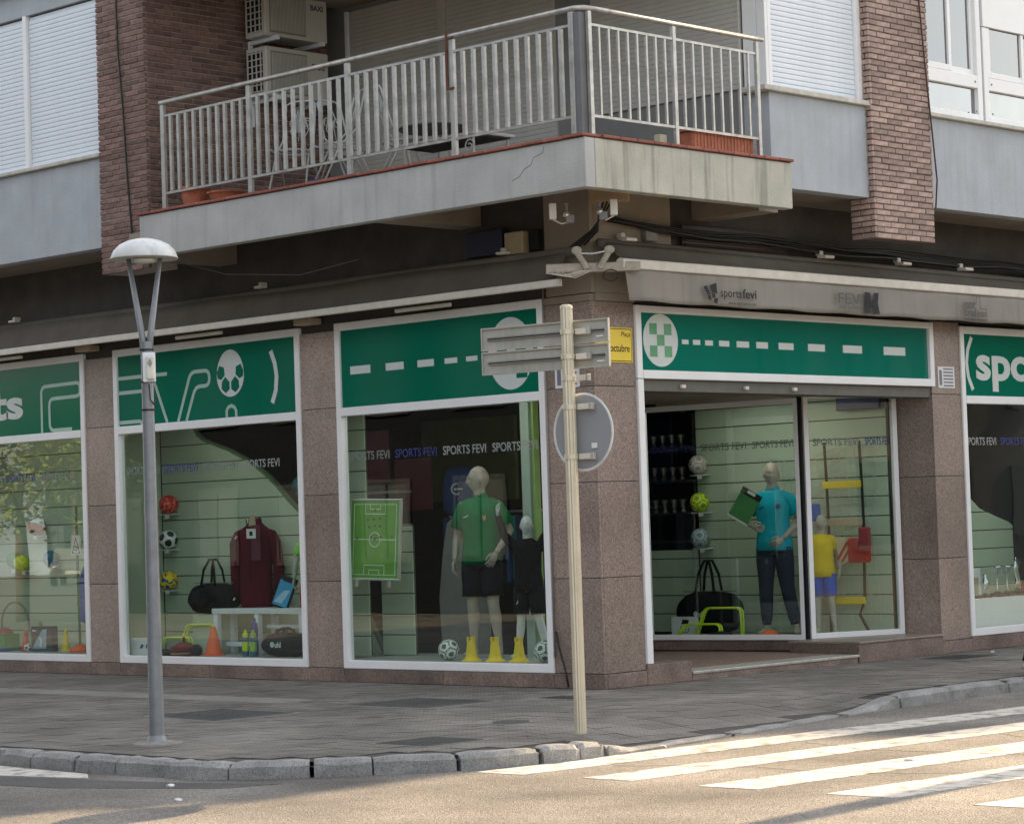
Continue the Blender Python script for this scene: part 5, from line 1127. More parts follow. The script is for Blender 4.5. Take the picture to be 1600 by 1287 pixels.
# entrance display
holdall('large black holdall with long handles by the entrance', (-2.92,5.10,.235), .06, .86, .34, .50, .36, logo='uhl')
cd2 = thing('price_card', 'white card with a black ink drawing in front of the black holdall', 'card', (-2.98,4.70,.225), .1)
B(-.19,.19,0,.006,0,.23).build('card', PAPER, cd2); mb = MB(); mb.prism([(-.05,.14),(.05,.15),(.06,.19),(-.03,.20)], 0, .002, M=at(ML,0,-.001,0)); mb.ribbon([(-.05,.13),(-.06,.08),(-.02,.04),(.04,.05),(.06,.10)], .010, .002, M=at(ML,0,-.001,0)); mb.ribbon([(-.02,.10),(.0,.08),(.02,.08)], .010, .002, M=at(ML,0,-.001,0)); mb.build('print', BLK, cd2)
ld = thing('speed_ladder', 'speed ladder of black straps and yellow rungs hung in the side case', 'ladder', (0,0,0))
MB().tube([(-1.38,5.40,2.42),(-1.365,5.40,1.95),(-1.345,5.38,1.5),(-1.33,5.38,.66),(-1.30,5.30,.50),(-1.23,5.20,.24)], [(.004,.022)]*6, 6, up=(0,-1,0)).build('strap', BLK, ld); MB().tube([(-.90,5.42,2.42),(-.885,5.42,1.95),(-.88,5.42,1.5),(-.89,5.40,.62),(-.93,5.35,.45),(-.72,5.25,.24)], [(.004,.022)]*6, 6, up=(0,-1,0)).build('strap', BLK, ld)
for z, m_ in ((1.93,YLW),(1.50,WOODB),(.61,YLW)): B(-1.40,-.86,5.36,5.375,z-.04,z+.04).build('rung', m_, ld, bevel=.004)
gv = thing('kit_bag', 'dark red kit bag hanging from the speed ladder', 'bag', (-.84,5.28,1.02), .2)
B(-.14,.12,-.05,.05,.02,.30).build('bag', RSH, gv, bevel=.03); B(.02,.16,-.09,-.03,.16,.42).build('flap', C_('flap_red', (.30,.02,.03)), gv, bevel=.02)
sc_ = thing('scarf', 'cream and dark red striped scarf hanging beside the kit bag', 'scarf', (-1.07,5.26,1.02), .2)
MB().prism([(-.08,.32),(.06,.30),(.10,.06),(.0,0),(-.04,.10)], 0, .03, M=ML).build('cloth', C_('scarf_cream', (.55,.45,.28), .9), sc_)
mb = MB(); mb.ribbon([(-.05,.06),(.08,.26)], .03, .002, M=at(ML,0,-.031,0)); mb.ribbon([(.0,.03),(.09,.16)], .025, .002, M=at(ML,0,-.031,0)); mb.build('stripe', RSH, sc_)
tag(B(-1.18,-.57,5.38,5.50,2.77,2.95).build('box_light', C_('deep_blue_box', (.01,.03,.12)), bevel=.01), 'dark blue box fixed at the top of the side case', 'box')
tag(B(-1.62,-1.38,5.2,5.3,1.52,1.72).build('water_carrier', C_('carrier_blue', (.01,.10,.50)), bevel=.02), 'small blue bag hung above the yellow shirt', 'bag')
nb = MB()
for i in range(14):
    x = -2.25 + i*.115
    nb.tube([(x + .03*math.sin(k*.7 + i), 5.47, 2.30 - k*.17 - .10*math.sin(i*.45)) for k in range(13)], .004, 4)
for k in range(12): nb.tube([(-2.25 + i*.115 + .03*math.sin(k*.7 + i), 5.465, 2.30 - k*.17 - .10*math.sin(i*.45)) for i in range(14)], .004, 4)
tag(nb.build('goal_net', C_('net_grey', (.40,.43,.38))), 'pale goal net draped on the slat wall behind the aqua mannequin', 'net')
shf = thing('display_shelving', 'dark shelving with small trophies deep inside the entrance', 'shelving', (-4.6,6.0,.1))
for z in (1.2,1.55,1.95,2.35): B(-.7,.75,-.15,.15,z,z+.03).build('shelf', C_('shelf_dark', (.05,.045,.04)), shf)
for i in range(9):
    for z in (1.58, 1.98, 2.38): MB().lathe([(0,0),(.04,0),(.02,.06),(.05,.16),(.04,.17),(0,.1)], 10).build('small_cup', SILV, shf, (-.6 + i*.15,-.05,z))
# trophy window
ts = thing('trophy_stand', 'stepped white stand carrying the trophies', 'display stand', (0,0,0))
B(-.62,-.30,6.40,8.6,.225,.56).build('step', WHITE, ts, bevel=.006); B(-.88,-.625,6.40,7.35,.225,.90).build('step', WHITE, ts, bevel=.006)
def cup(loc, h, r, kind, label):
    t = thing('trophy', label, 'trophy', loc, 0, 'trophies on the white stand')
    B(-r*.9,r*.9,-r*.9,r*.9,0,h*.12).build('base', BLK, t, bevel=.004)
    if kind == 0: MB().lathe([(0,h*.121),(r*.5,h*.121),(r*.2,h*.25),(r*.75,h*.45),(r*.85,h*.65),(r*.45,h*.85),(r*.3,h*.88),(r*.5,h),(0,h)], 20).build('cup', SILV, t, smooth=True)
    elif kind == 1:
        MB().lathe([(0,h*.121),(r*.6,h*.121),(r*.15,h*.3),(r*.2,h*.34),(r*.12,h*.38),(r*.2,h*.5),(r*.12,h*.55),(r*.2,h*.62),(r*.14,h*.68),(r*.85,h*.95),(r*.9,h),(r*.8,h),(r*.1,h*.72),(0,h*.72)], 20).build('cup', SILV, t, smooth=True)
        for k in (-1,1): MB().tube([(0,k*r*.8,h*.95),(0,k*r*1.15,h*.9),(0,k*r*1.0,h*.8),(0,k*r*.4,h*.74)], r*.06, 6).build('handle', SILV, t, smooth=True)
    elif kind == 2: MB().tube([(0,0,h*.121),(.0,r*.5,h*.4),(0,-r*.1,h*.7),(0,r*.6,h)], [(r*.3,r*.9),(r*.2,r*.5),(r*.2,r*.6),(r*.12,r*.8)], 12, up=(1,0,0)).build('plaque', SILV, t, smooth=True)
    elif kind == 3: MB().tube([(0,0,h*.121),(.0,0,h*.5),(0,.02,h*.8),(0,0,h)], [r*.35,r*.5,r*.35,r*.25], 10).build('figure', C_('trophy_black', (.02,.02,.022), .35), t, smooth=True)
    elif kind == 4: MB().rod((0,0,h*.12),(0,0,h*.55),r*.15).build('stem', GOLD, t); MB().ball((0,0,h*.76), r*.95, 20, 14).build('ball', C_('trophy_orange', (.55,.16,.03)), t, smooth=True)
    elif kind == 5: MB().box(-r*.4,r*.4,-r*.7,r*.7,h*.121,h).build('plaque', WOODB, t, bevel=.01)
for y, h, r, kd, lb in ((6.97,.24,.055,5,'small wooden plaque trophy at the left end of the lower step'),(7.16,.27,.065,0,'silver vase shaped trophy on the lower step'),(7.42,.36,.07,1,'first tall two handled silver cup on the lower step'),(7.63,.36,.07,1,'second tall two handled silver cup on the lower step'),(7.84,.42,.09,2,'tall twisted silver plaque trophy on the lower step')):
    cup((-.45,y,.56), h, r, kd, lb)
for y, h, r, kd, lb in ((6.60,.30,.06,3,'black figure trophy at the left of the upper step'),(6.72,.28,.06,3,'second black figure trophy on the upper step'),(6.95,.26,.075,4,'trophy with an orange ball on the upper step'),(7.14,.30,.05,3,'slim black figure trophy at the right of the upper step')):
    cup((-.75,y,.90), h, r, kd, lb)
tag(MB().ball((0,0,.07), .10, 18, 12, sc=(1,1.5,.7)).build('red_case', RSH, None, (-.45,8.12,.56), smooth=True), 'dark red case on the stand at the right edge', 'case')
tag(B(-1.075,-1.065,8.85,9.15,1.05,1.40).build('poster', C_('poster_dark', (.10,.02,.025))), 'dark red poster on the slat wall at the right edge', 'poster')

# ------------------------------------------------------------------ awnings and fittings under the overhang
def sheet(ptsA, ptsB, n, sag, thick=.004, seedv=0):
    """a draped strip between two polylines (equal length lists)"""
    mb = MB(); rows = []
    K = len(ptsA)
    for i in range(K):
        a, b = Vector(ptsA[i]), Vector(ptsB[i])
        for j in range(n+1):
            t = j/n; p = a.lerp(b, t); k = math.sin(t*PI)
            nz = noise.noise(Vector((p.x*1.3 + seedv, p.y*1.3, t*1.5)))
            p = p + Vector((0,0,-sag*k + nz*.018*k)); rows.append(p)
    fs = [(i*(n+1) + j, i*(n+1) + j+1, (i+1)*(n+1) + j+1, (i+1)*(n+1) + j) for i in range(K-1) for j in range(n)]
    mb.add(rows, fs)
    return mb
aw = thing('awning', 'rolled down dark awning along the left windows with a pale front bar', 'awning', (0,0,0))
K = 41; xs = [-12 + (12 - .16)*i/(K-1) for i in range(K)]
f_ = sheet([(x, -.17, 4.19 + .01*math.sin(x*2)) for x in xs], [(x, -.40, 3.90) for x in xs], 6, .075).build('fabric', FAB, aw, smooth=True)
sd_ = f_.modifiers.new('s', 'SOLIDIFY'); sd_.thickness = .004
MB().tube([(-12,-.10,4.20),(-.10,-.10,4.20)], .045, 12).build('roller', FAB, aw, smooth=True)
B(-12, -.045, -.425, -.375, 3.84, 3.912).build('front_bar', CREAM, aw, bevel=.01)
B(-.046, -.030, -.43, -.37, 3.838, 3.912).build('end_cap', PLATE, aw, bevel=.01)
for x in (-2.0, -5.6, -9.4): B(x-.45, x+.35, -.30, -.26, 3.79, 3.83).build('arm', CREAM, aw, bevel=.008)
aw2 = thing('awning', 'grey awning over the entrance with printed valance and cream front bar', 'awning', (0,0,0))
K = 31; ys = [.02 + 9.2*i/(K-1) for i in range(K)]
f_ = sheet([(.20, y, 4.26 - .006*y) for y in ys], [(.40, y, 4.085) for y in ys], 6, .02, seedv=9).build('fabric', FAB, aw2, smooth=True); sd_ = f_.modifiers.new('s', 'SOLIDIFY'); sd_.thickness = .004
MB().tube([(.13,-.02,4.26),(.13,9.2,4.22)], .045, 12).build('roller', FAB, aw2, smooth=True)
B(.375, .43, -.005, 9.2, 3.99, 4.085).build('front_bar', CREAM, aw2, bevel=.012)
MB().lathe([(0,0),(.05,0),(.05,.02),(0,.02)], 14, M=Matrix.Translation((.40,-.006,4.038)) @ Matrix.Rotation(PI/2,4,'X')).build('end_cap', CREAM, aw2)
vl = sheet([(.405 + .006*math.sin(y*5), y + .02, 3.99) for y in ys], [(.405 + .018*math.sin(y*3.1 + .5), y + .06, 3.685 + .008*math.sin(y*6)) for y in ys], 6, 0, seedv=4); 
vl = vl.build('valance', FABV, aw2, smooth=True); sd_ = vl.modifiers.new('s', 'SOLIDIFY'); sd_.thickness = .003
INK = C_('valance_ink', (.018,.018,.025), .8); INKG = C_('valance_ink_grey', (.10,.097,.095), .8)
VM = lambda y, z: at(MR, .447, y, z)
tx = MB(); text(tx, 'sports', .125, VM(1.40,3.775), t=.001, width=.33); text(tx, 'fevi', .125, VM(1.745,3.775), t=.001, bold=.02, width=.22); text(tx, 'www.sportsfevi.com', .045, VM(1.52,3.705), t=.001, width=.44)
for q in (((1.14,3.86),(1.19,3.88),(1.24,3.79),(1.20,3.785)), ((1.24,3.88),(1.34,3.91),(1.35,3.80),(1.27,3.81)), ((1.20,3.78),(1.25,3.785),(1.26,3.735),(1.215,3.74)), ((1.27,3.805),(1.32,3.80),(1.32,3.76),(1.27,3.755)), ((1.30,3.755),(1.36,3.76),(1.345,3.70),(1.29,3.715))):
    tx.prism(list(q), 0, .001, M=at(MR, .447, 0, 0))
tx.build('lettering', INK, aw2)
tx = MB(); text(tx, 'FEVI', .17, VM(3.33,3.785), t=.001, width=.43); text(tx, 'inst·laciones', .07, VM(3.34,3.735), t=.001, width=.42); tx.build('lettering', INKG, aw2)
tx = MB(); tx.prism([(3.79,3.70),(3.89,3.705),(3.885,3.78),(3.90,3.82),(3.89,3.92),(3.79,3.925),(3.81,3.82)], 0, .001, M=at(MR,.447,0,0)); tx.prism([(3.93,3.70),(4.05,3.70),(4.02,3.82),(4.04,3.925),(3.95,3.92),(3.96,3.86),(3.89,3.82),(3.89,3.78),(3.94,3.77)], 0, .001, M=at(MR,.447,0,0)); tx.build('emblem', INK, aw2)
tx = MB(); text(tx, 'tot', .11, VM(5.66,3.83), t=.001, bold=.02, width=.2); text(tx, 'trofeos', .11, VM(5.64,3.745), t=.001, bold=.02, width=.44); text(tx, 'www.solotrofeos.com', .035, VM(5.64,3.70), t=.001, width=.44); tx.ribbon([(5.64,3.92),(5.88,3.92),(5.88,3.99),(5.95,3.99),(5.95,3.86),(6.08,3.86),(6.08,3.735),(5.63,3.735)], .012, .001, M=at(MR,.447,0,-.03), closed=True); tx.build('lettering', INKG, aw2)
for x, y, lb in ((-4.7,-.16,'left one of the pale brackets above the long dark awning'),(-9.35,-.16,'far left pale bracket above the long dark awning'),(-1.0,-.16,'right one of the pale brackets above the long dark awning')):
    tag(B(x-.07,x+.06,y-.05,y+.04,4.25,4.278).box(x-.05,x-.01,y+.0,y+.10,4.279,4.32).build('bracket', CREAM, bevel=.01), lb, 'bracket', 'awning brackets under the overhang')
for y, lb in ((.35,'pale bracket at the corner end of the entrance awning'),(3.5,'pale bracket below the vent over the entrance awning'),(4.9,'pale bracket in the middle of the right awning'),(6.1,'pale bracket near the right end of the entrance awning')):
    tag(B(.10,.22,y-.06,y+.10,4.29,4.325).box(.05,.12,y-.02,y+.04,4.326,4.38).build('bracket', CREAM, bevel=.01), lb, 'bracket', 'awning brackets under the overhang')
for x, lb in ((-8.0,'pale wooden block over the leftmost granite pillar'),(-4.05,'pale wooden block over the granite pillar beside the football sign')):
    tag(B(x-.14,x+.14,-.16,.0,3.80,3.87).build('wood_block', WOODB, bevel=.01), lb, 'block')
# arm bracket at the corner
CRM2 = mat('dull_cream', (.38,.345,.29), .55, var=.2, scale=20)
cb = thing('awning_bracket', 'pair of upright pale awning arms on a bracket at the corner', 'bracket', (.18,-.16,3.98))
R45 = Matrix.Rotation(math.radians(44),4,'Z')
B(-.45,.45,-.05,.05,-.02,.09).build('base', CRM2, cb, (0,0,0), (0,0,math.radians(44)), bevel=.012)
for k in (-1,1):
    MB().tube([R45 @ Vector((k*.06,-.06,.02)), R45 @ Vector((k*.095,-.07,.10)), R45 @ Vector((k*.14,-.07,.19)), R45 @ Vector((k*.155,-.07,.23))], [(.042,.036),(.034,.03),(.034,.03),(.045,.034)], 8).build('arm', CRM2, cb)
    kn_ = MB(); kn_.rod(R45 @ Vector((k*.155,-.11,.235)), R45 @ Vector((k*.155,-.03,.235)), .05, n=12); kn_.build('joint', CRM2, cb, bevel=.008)
    MB().rod(R45 @ Vector((k*.155,-.116,.235)), R45 @ Vector((k*.155,-.111,.235)), .022, n=10).build('bolt', PLATE, cb)
MB().tube([R45 @ Vector((-.14,-.09,.20)), R45 @ Vector((0,-.1,.19)), R45 @ Vector((.14,-.09,.22))], .009, 6).build('link', WHITE2, cb)
cb.scale = (1, 1, .8)
for i in range(4): MB().tube([R45 @ Vector((-.45 + .05*i,-.06,-.02)), R45 @ Vector((-.3 + .04*i,-.08,-.06 - .01*i)), R45 @ Vector((-.1 + .03*i,-.07,-.0))], .007, 5).build('wire', CREAM, cb, smooth=True)
MB().tube([R45 @ Vector((.16 + .07*math.cos(a*.5), -.07, -.07 + .07*math.sin(a*.5))) for a in range(13)], .007, 5).build('wire', CABLE, cb, smooth=True)
# flood lamps / cameras under the balcony corner
def cctv(loc, label, box=False, flip=1):
    t = thing('security_camera', label, 'camera', loc, math.radians(44), 'cameras under the balcony corner')
    B(-.02,.02,-.02,.02,-.02,0).build('plate', GREYB, t); MB().rod((0,0,-.02),(0,0,-.15),.012).build('stem', GREYB, t)
    MB().ball((0,-.03,-.11), .035, 14, 10).build('lens', ALU, t, smooth=True); B(-.01,.07,-.06,.05,-.185,-.11).build('housing', GREYB, t, bevel=.012)
    B(-flip*.13-.035,-flip*.13+.035,-.07,.01,-.15,-.0).build('side_light', WHITE, t, bevel=.01); MB().tube([(-flip*.13,0,-.15),(-flip*.05,0,-.19),(.06,0,-.17)], .008, 5).build('wire', CREAM, t)
cctv((.22,-.55,4.59), 'left white camera under the balcony corner'); cctv((.55,-.45,4.59), 'right white camera under the balcony corner in front of a beige box', flip=-1)
tag(B(-.17,.20,-.05,.05,0,.16).build('junction_box', C_('box_tan', (.40,.28,.16)), None, (.44,-.20,4.60), (0,0,math.radians(35)), bevel=.01), 'tan junction box under the balcony corner', 'box')
tag(B(-1.58,-1.07,-.12,.0,4.27,4.52).build('meter_box', C_('box_navy2', (.008,.012,.035), .5), bevel=.01), 'dark blue box above the left awning near the corner', 'box')
tag(B(-1.05,-.80,-.10,.0,4.25,4.47).build('meter_box', C_('box_beige', (.38,.31,.20), .6), bevel=.01), 'beige box above the left awning beside the dark blue one', 'box')
tag(B(-.74,-.62,-.07,.0,4.26,4.47).build('meter_box', BLK, bevel=.01), 'narrow black box above the left awning right of the beige one', 'box')
vn = thing('air_vent', 'dark brown louvred vent under the right overhang', 'vent', (0,0,0))
B(.001,.015,1.36,3.02,4.27,4.53).build('frame', C_('vent_brown', (.035,.022,.018)), vn)
for i in range(5): MB().box(0,.03,1.38,3.0,0,.012).build('slat', C_('vent_slat', (.05,.032,.027)), vn, (.016,0,4.29 + i*.048), (0,.5,0))
tag(B(.001,.07,.75,.93,4.33,4.52).build('junction_box', C_('box_grey', (.20,.19,.17)), bevel=.01), 'grey junction box on the wall among the cables', 'box')
for i in range(7):
    o = random.uniform(-.05,.05); y_end = 9
    pts = [(.03 + .02*i, .2, 4.50 + o*.4)]
    for j in range(1, 13):
        y = .2 + j*.75; pts.append((.03 + .012*i + random.uniform(0,.02), y, 4.47 - .012*y + .05*math.sin(i*1.7 + j*.5)*.6 + o - .03*(j % 3)*.5))
    tag(MB().tube(pts, .008 + .004*(i % 3), 6).build('cable', CABLE, smooth=True), ['lowest','second lowest','third lowest','middle','third highest','second highest','highest'][i] + ' black cable of the bundle strung above the right awning', 'cable', 'cables strung above the right awning')
for i in range(4):
    tag(MB().tube([(.5 + .05*i,-.40,4.57),(.40 + .03*i,-.30,4.50),(.20,-.1 - .03*i,4.36),(-.02 - .06*i,-.06,4.25)], .009, 6).build('cable', CABLE, smooth=True), ['rightmost','second from the right','third from the right','leftmost'][i] + ' of four black cables dropping from the corner cameras', 'cable', 'cables dropping from the corner cameras')
tag(MB().tube([(-5.6,-.7,4.62),(-5.0,-.4,4.42),(-4.0,-.2,4.33),(-3.2,-.1,4.42)], .005, 5).build('cable', GREYP, smooth=True), 'thin grey wire looping under the left overhang behind the lamp', 'cable')
tag(MB().tube([(-.60,-.02,.55),(-.56,-.03,.40),(-.47,-.05,.20),(-.42,-.06,.02)], .010, 6).build('cable', CABLE, smooth=True), 'black cable curling down to the pavement by the corner pillar', 'cable')
tag(MB().tube([(-.63,-.012,3.95),(-.63,-.012,.3)], .008, 6).build('cable', C_('conduit', (.25,.22,.2)), smooth=True), 'thin grey conduit running down beside the green polo window', 'conduit')
# street name plaque and notices
pq = thing('street_plaque', 'yellow street name plaque on the corner pillar reading d\'octubre', 'plaque', (0,0,0))
B(.002,.010,.02,.555,3.13,3.47).build('plate', YEL, pq, bevel=.003)
f = MB(); f.ribbon([(.035,3.145),(.54,3.145),(.54,3.455),(.035,3.455)], .008, .001, M=at(MR,.0105,0,0), closed=True)
text(f, "d'octubre", .105, at(MR,.0105,.512,3.235), t=.001, bold=.008, align='RIGHT', width=.345); text(f, 'Plaça', .065, at(MR,.0105,.525,3.385), t=.001, align='RIGHT'); f.build('lettering', BLK, pq)
def notice(label, side, a, b, z0, z1, rows):
    t = thing('notice', label, 'notice', (0,0,0))
    if side == 'L': B(a, b, -.008, -.001, z0, z1).build('sheet', PAPER, t)
    else: B(.001, .008, a, b, z0, z1).build('sheet', PAPER, t)
    mb = MB()
    for r in range(rows):
        z = z1 - (z1-z0)*(r+.7)/(rows+.4); h = (z1-z0)*.07
        if side == 'L': mb.box(a+.12, b-.03, -.0095, -.0085, z-h/2, z+h/2)
        else: mb.box(.0085, .0095, a+.10, b-.03, z-h/2, z+h/2)
    if side == 'L': mb.box(a+.03, a+.08, -.0095, -.0085, z0+.03, z1-.04)
    else: mb.box(.0085, .0095, a+.02, a+.07, z0+.03, z1-.04)
    mb.build('print', C_('print_grey', (.16,.16,.20)), t)
notice('white notice on the corner pillar half hidden by the cream pole', 'L', -.51, -.19, 2.90, 3.13, 4); notice('white notice on the granite pillar left of the spo sign', 'R', 5.72, 6.04, 2.97, 3.21, 6)

# ------------------------------------------------------------------ street furniture
lp = thing('street_lamp', 'grey street lamp with a white mushroom shade on a forked pole', 'street lamp', (.46,-5.69,0), math.radians(44.2))
MB().lathe([(0,0),(.085,0),(.08,.02),(.062,.06),(.058,.5),(.050,2.0),(.046,3.12),(0,3.12)], 20).build('pole', GALV, lp, smooth=False)
for k in (-1,1): MB().tube([(k*.022,0,2.98),(k*.030,0,3.15),(k*.125,0,3.78)], [(.024,.026),(.024,.026),(.018,.018)], 12).build('arm', GALV, lp, smooth=True)
MB().lathe([(.255,0),(.262,-.008),(.264,.0),(.240,.06),(.195,.105),(.13,.137),(.06,.153),(0,.157)], 36).build('shade', LAMPW, lp, (0,0,3.775), smooth=True)
MB().lathe([(0,0),(.20,0),(.25,-.006),(.25,.0),(0,.02)], 30).build('diffuser', mat('lamp_underside', (.42,.41,.38), .5), lp, (0,0,3.772)); MB().lathe([(0,-.03),(.08,-.025),(.09,0),(0,0)], 20).build('lamp_glass', SWHITE, lp, (0,0,3.766))
ctl = MB().box(-.02,.075,-.10,-.055,2.80,3.03).build('back_plate', WHITE2, lp, bevel=.006); B(.01,.073,-.14,-.1005,2.815,3.0).build('box', C_('lamp_box', (.62,.60,.52), .45), lp, bevel=.014); 
mb = MB(); mb.prism([(.022,2.94),(.042,2.98),(.062,2.945),(.046,2.91)], 0, .002, M=at(ML,0,-.1405,0)); mb.build('sticker', GREYB, lp)
for z in (2.80,3.05,2.58): MB().lathe([(.056,0),(.056,.012)], 18).build('strap', BLK, lp, (0,0,z))
MB().tube([(.02,-.06,2.78),(.03,-.08,2.66),(.06,-.06,2.62),(.055,-.02,2.66)], .006, 6).build('wire', CABLE, lp, smooth=True)
MB().lathe([(0,0),(.20,0),(.15,.010),(.09,.018),(0,.02)], 16).build('footing', mat('mortar_foot', (.24,.23,.215), .95, var=.25, scale=15, bump=.3), lp)
sp = thing('sign_pole', 'cream fluted pole carrying plates and a disc seen from behind', 'sign pole', (3.10,-3.70,0))
prof = [( (.043 if i % 2 else .0475)*math.cos(i*PI/14), (.043 if i % 2 else .0475)*math.sin(i*PI/14)) for i in range(28)]
MB().prism(prof, 0, 3.235).build('pole', OCHRE, sp); MB().lathe([(.050,0),(.048,.02),(.03,.03),(0,.03)], 20).build('cap', OCHRE, sp, (0,0,3.235))
def clamp(z, par, L_=.15):
    MB().lathe([(.047,-.02),(.054,-.018),(.054,.018),(.047,.02)], 20).build('clamp', OCHRE, par, (0,0,z)); B(.05,.05+L_*.62,.03,.075,z-.022,z+.022).build('bracket', CREAM, par, bevel=.004); B(.05+L_*.62,.05+L_*.8,.032,.07,z-.026,z+.026).build('bolt', PLATE, par, bevel=.004)
dp = thing('direction_sign', 'double street direction plate seen from behind on the cream pole', 'sign', (3.10,-3.70,0), math.radians(9), 'signs on the cream pole')
for z0, z1 in ((2.965,3.145),(2.775,2.955)):
    pt = B(-.86,.335,.078,.088,z0,z1).build('plate', PLATE, dp); B(-.86,.335,.062,.0775,z1-.012,z1).box(-.86,.335,.062,.0775,z0,z0+.012).box(.325,.335,.062,.0775,z0+.012,z1-.012).box(-.86,-.85,.062,.0775,z0+.012,z1-.012).build('rim', PLATE, pt)
    zm = (z0+z1)/2; B(-.80,.29,.058,.0775,zm-.012,zm-.004).box(-.80,.29,.058,.0775,zm+.004,zm+.012).build('channel', C_('channel', (.22,.22,.21), .5, metal=.3), pt); B(-.80,.29,.070,.0775,zm-.004,zm+.004).build('slot', BLK, pt)
    B(.22,.28,.070,.0775,z0+.04,z0+.05).build('clip', WHITE2, pt); clamp(zm, dp, .16)
rd = thing('round_sign', 'round traffic sign seen from behind on the cream pole', 'sign', (3.10,-3.70,0), math.radians(2), 'signs on the cream pole')
Md = Matrix.Translation((.06,.085,2.285)) @ Matrix.Rotation(PI/2,4,'X')
MB().prism([(.285*math.cos(a*PI/32), .285*math.sin(a*PI/32)) for a in range(64)], -.004, .004, M=Md).build('disc', GREYB, rd); MB().tube([(.291*math.cos(a*PI/32), .291*math.sin(a*PI/32), .004) for a in range(65)], [(.007,.011)]*65, 8, up=(0,0,1)).build('rim', LAMPW, rd); rd.children[-1].matrix_local = Md
for z in (2.48,2.10): clamp(z, rd, .18)
B(.15,.20,.068,.078,2.16,2.20).build('sticker', PAPER, rd); clamp(2.70, sp, .15)
# litter
for x, y, z, lb in ((4.2,.95,ROADZ,'crumpled white paper in the gutter by the right kerb'),(3.62,-3.35,ROADZ,'crumpled white paper in the gutter at the dropped kerb'),(3.1,-7.55,ROADZ,'small white scrap on the road by the left kerb'),(5.9,-3.4,ROADZ,'small pale scrap on the zebra crossing'),(.45,5.9,.004,'white scrap at the foot of the trophy window'),(2.3,-7.0,ROADZ,'white scrap on the road just below the kerb')):
    mb = MB(); mb.ball((0,0,.008), .028, 8, 6, sc=(1.2,.8,.5)); mb.v = [(v[0] + noise.noise(Vector(v)*40 + Vector((x,y,0)))*.018, v[1] + noise.noise(Vector(v)*40 + Vector((y,x,2)))*.018, max(0, v[2])) for v in mb.v]
    tag(mb.build('litter', PAPER, None, (x,y,z)), lb, 'litter', 'scraps of litter')

# ------------------------------------------------------------------ the rest of the street: what shades the corner and what the glass reflects
def block(name, label, x0, x1, y0, y1, h, m, face=None, floors=3, fm=None):
    t = thing(name, label, 'building', ((x0+x1)/2, (y0+y1)/2, 0))
    cx_, cy_ = (x0+x1)/2, (y0+y1)/2
    B(x0-cx_, x1-cx_, y0-cy_, y1-cy_, -.3, h).build('wall', m, t)
    B(x0-cx_-.25, x1-cx_+.25, y0-cy_-.25, y1-cy_+.25, h+.001, h+.25).build('roof', SOFF, t)
    src = None
    if face:
        L0, L1 = (x0, x1) if face in '+y-y' else (y0, y1)
        n = int((L1-L0)/2.6)
        for fl in range(floors):
            for i in range(n):
                u = L0 + (i+.5)*(L1-L0)/n; z = 1.0 + fl*3.0
                if z + 1.6 > h: continue
                if face == '+y': loc, rz = (u-cx_, y1-cy_, z), PI
                elif face == '-x': loc, rz = (x0-cx_, u-cy_, z), -PI/2
                else: loc, rz = (u-cx_, y0-cy_, z), 0
                if src is None:
                    src = MB().box(-.65,.65,-.03,.02,0,1.5).build('window', C_('far_window', (.05,.06,.07), .15), t, loc, (0,0,rz))
                    fr = MB().box(-.75,-.651,-.06,.02,-.1,1.6).box(.651,.75,-.06,.02,-.1,1.6).box(-.65,.65,-.06,.02,1.5005,1.6).box(-.65,.65,-.1,.02,-.1,-.0005).box(-.03,.03,-.06,-.0305,0,1.5).build('frame', fm or PLATE, src)
                else:
                    o = inst(src, 'window', t, loc, (0,0,rz)); q = inst(fr, 'frame', o, (0,0,0))
    return t
MSTN = mat('grey_stone', (.10,.10,.095), .9, world=True, spec=.1); RDARK = mat('reflection_dark', (.012,.014,.018), .9, spec=.0, world=True); OCH = mat('ochre_render', (.62,.50,.34), .85, var=.08, scale=1, world=True); CRM = mat('cream_render', (.70,.64,.54), .85, var=.08, scale=1, world=True); PNK = mat('pink_render', (.45,.34,.28), .85, var=.08, scale=1, world=True)  # near-black wall tone chosen to keep the window reflections dark
block('shading_row_house', 'unseen low house adjoining the corner building, sized to shade the road', -9, 1.0, 9.25, 12.3, 8.0, CRM)  # unseen houses added up the street, roof heights set to shape the road's shadow
block('shading_row_house', 'unseen house second up the side street, sized to shade the road', -9, 1.0, 12.35, 18.6, 10.5, PNK); block('shading_row_house', 'unseen taller house third up the side street, sized to shade the road', -9, 1.0, 18.65, 23.8, 13.4, OCH)
block('shading_row_house', 'unseen tall block further up the side street, sized to shade the road', -9, 1.0, 23.85, 39.9, 15.8, CRM)
block('shading_row_house', 'tower block at the far end of the side street', -9, 1.0, 40.0, 49.0, 21.0, OCH); block('shading_row_house', 'unseen highest block at the far end, sized to shade the road', -9, 1.0, 49.05, 62.0, 26.0, CRM)
block('terrace_house', 'ochre house across the side street reflected in the entrance sign', 16.5, 26.0, 2.0, 18.3, 4.6, OCH, '-x', 2)
block('terrace_house', 'grey stone house across the side street seen in the glass', 16.5, 26.0, 22.5, 38.0, 7.0, MSTN, '-x', 2, DARKW)
block('terrace_house', 'near-black house added across the left street to dim reflections and sky light', -30.6, -9.0, -28.0, -16.8, 10.5, RDARK, '+y', 3, DARKW)  # unseen blocks added opposite to darken the left front and its glass
block('terrace_house', 'near-black house added behind the camera across the left street to dim sky light', -8.8, 9.0, -36.0, -25.5, 11.0, RDARK, '+y', 3, DARKW)
block('terrace_house', 'long near-black house added far down the left street as a dark reflection backdrop', -120.0, -50.0, -90.0, -78.0, 9.5, RDARK, '+y', 3, DARKW)
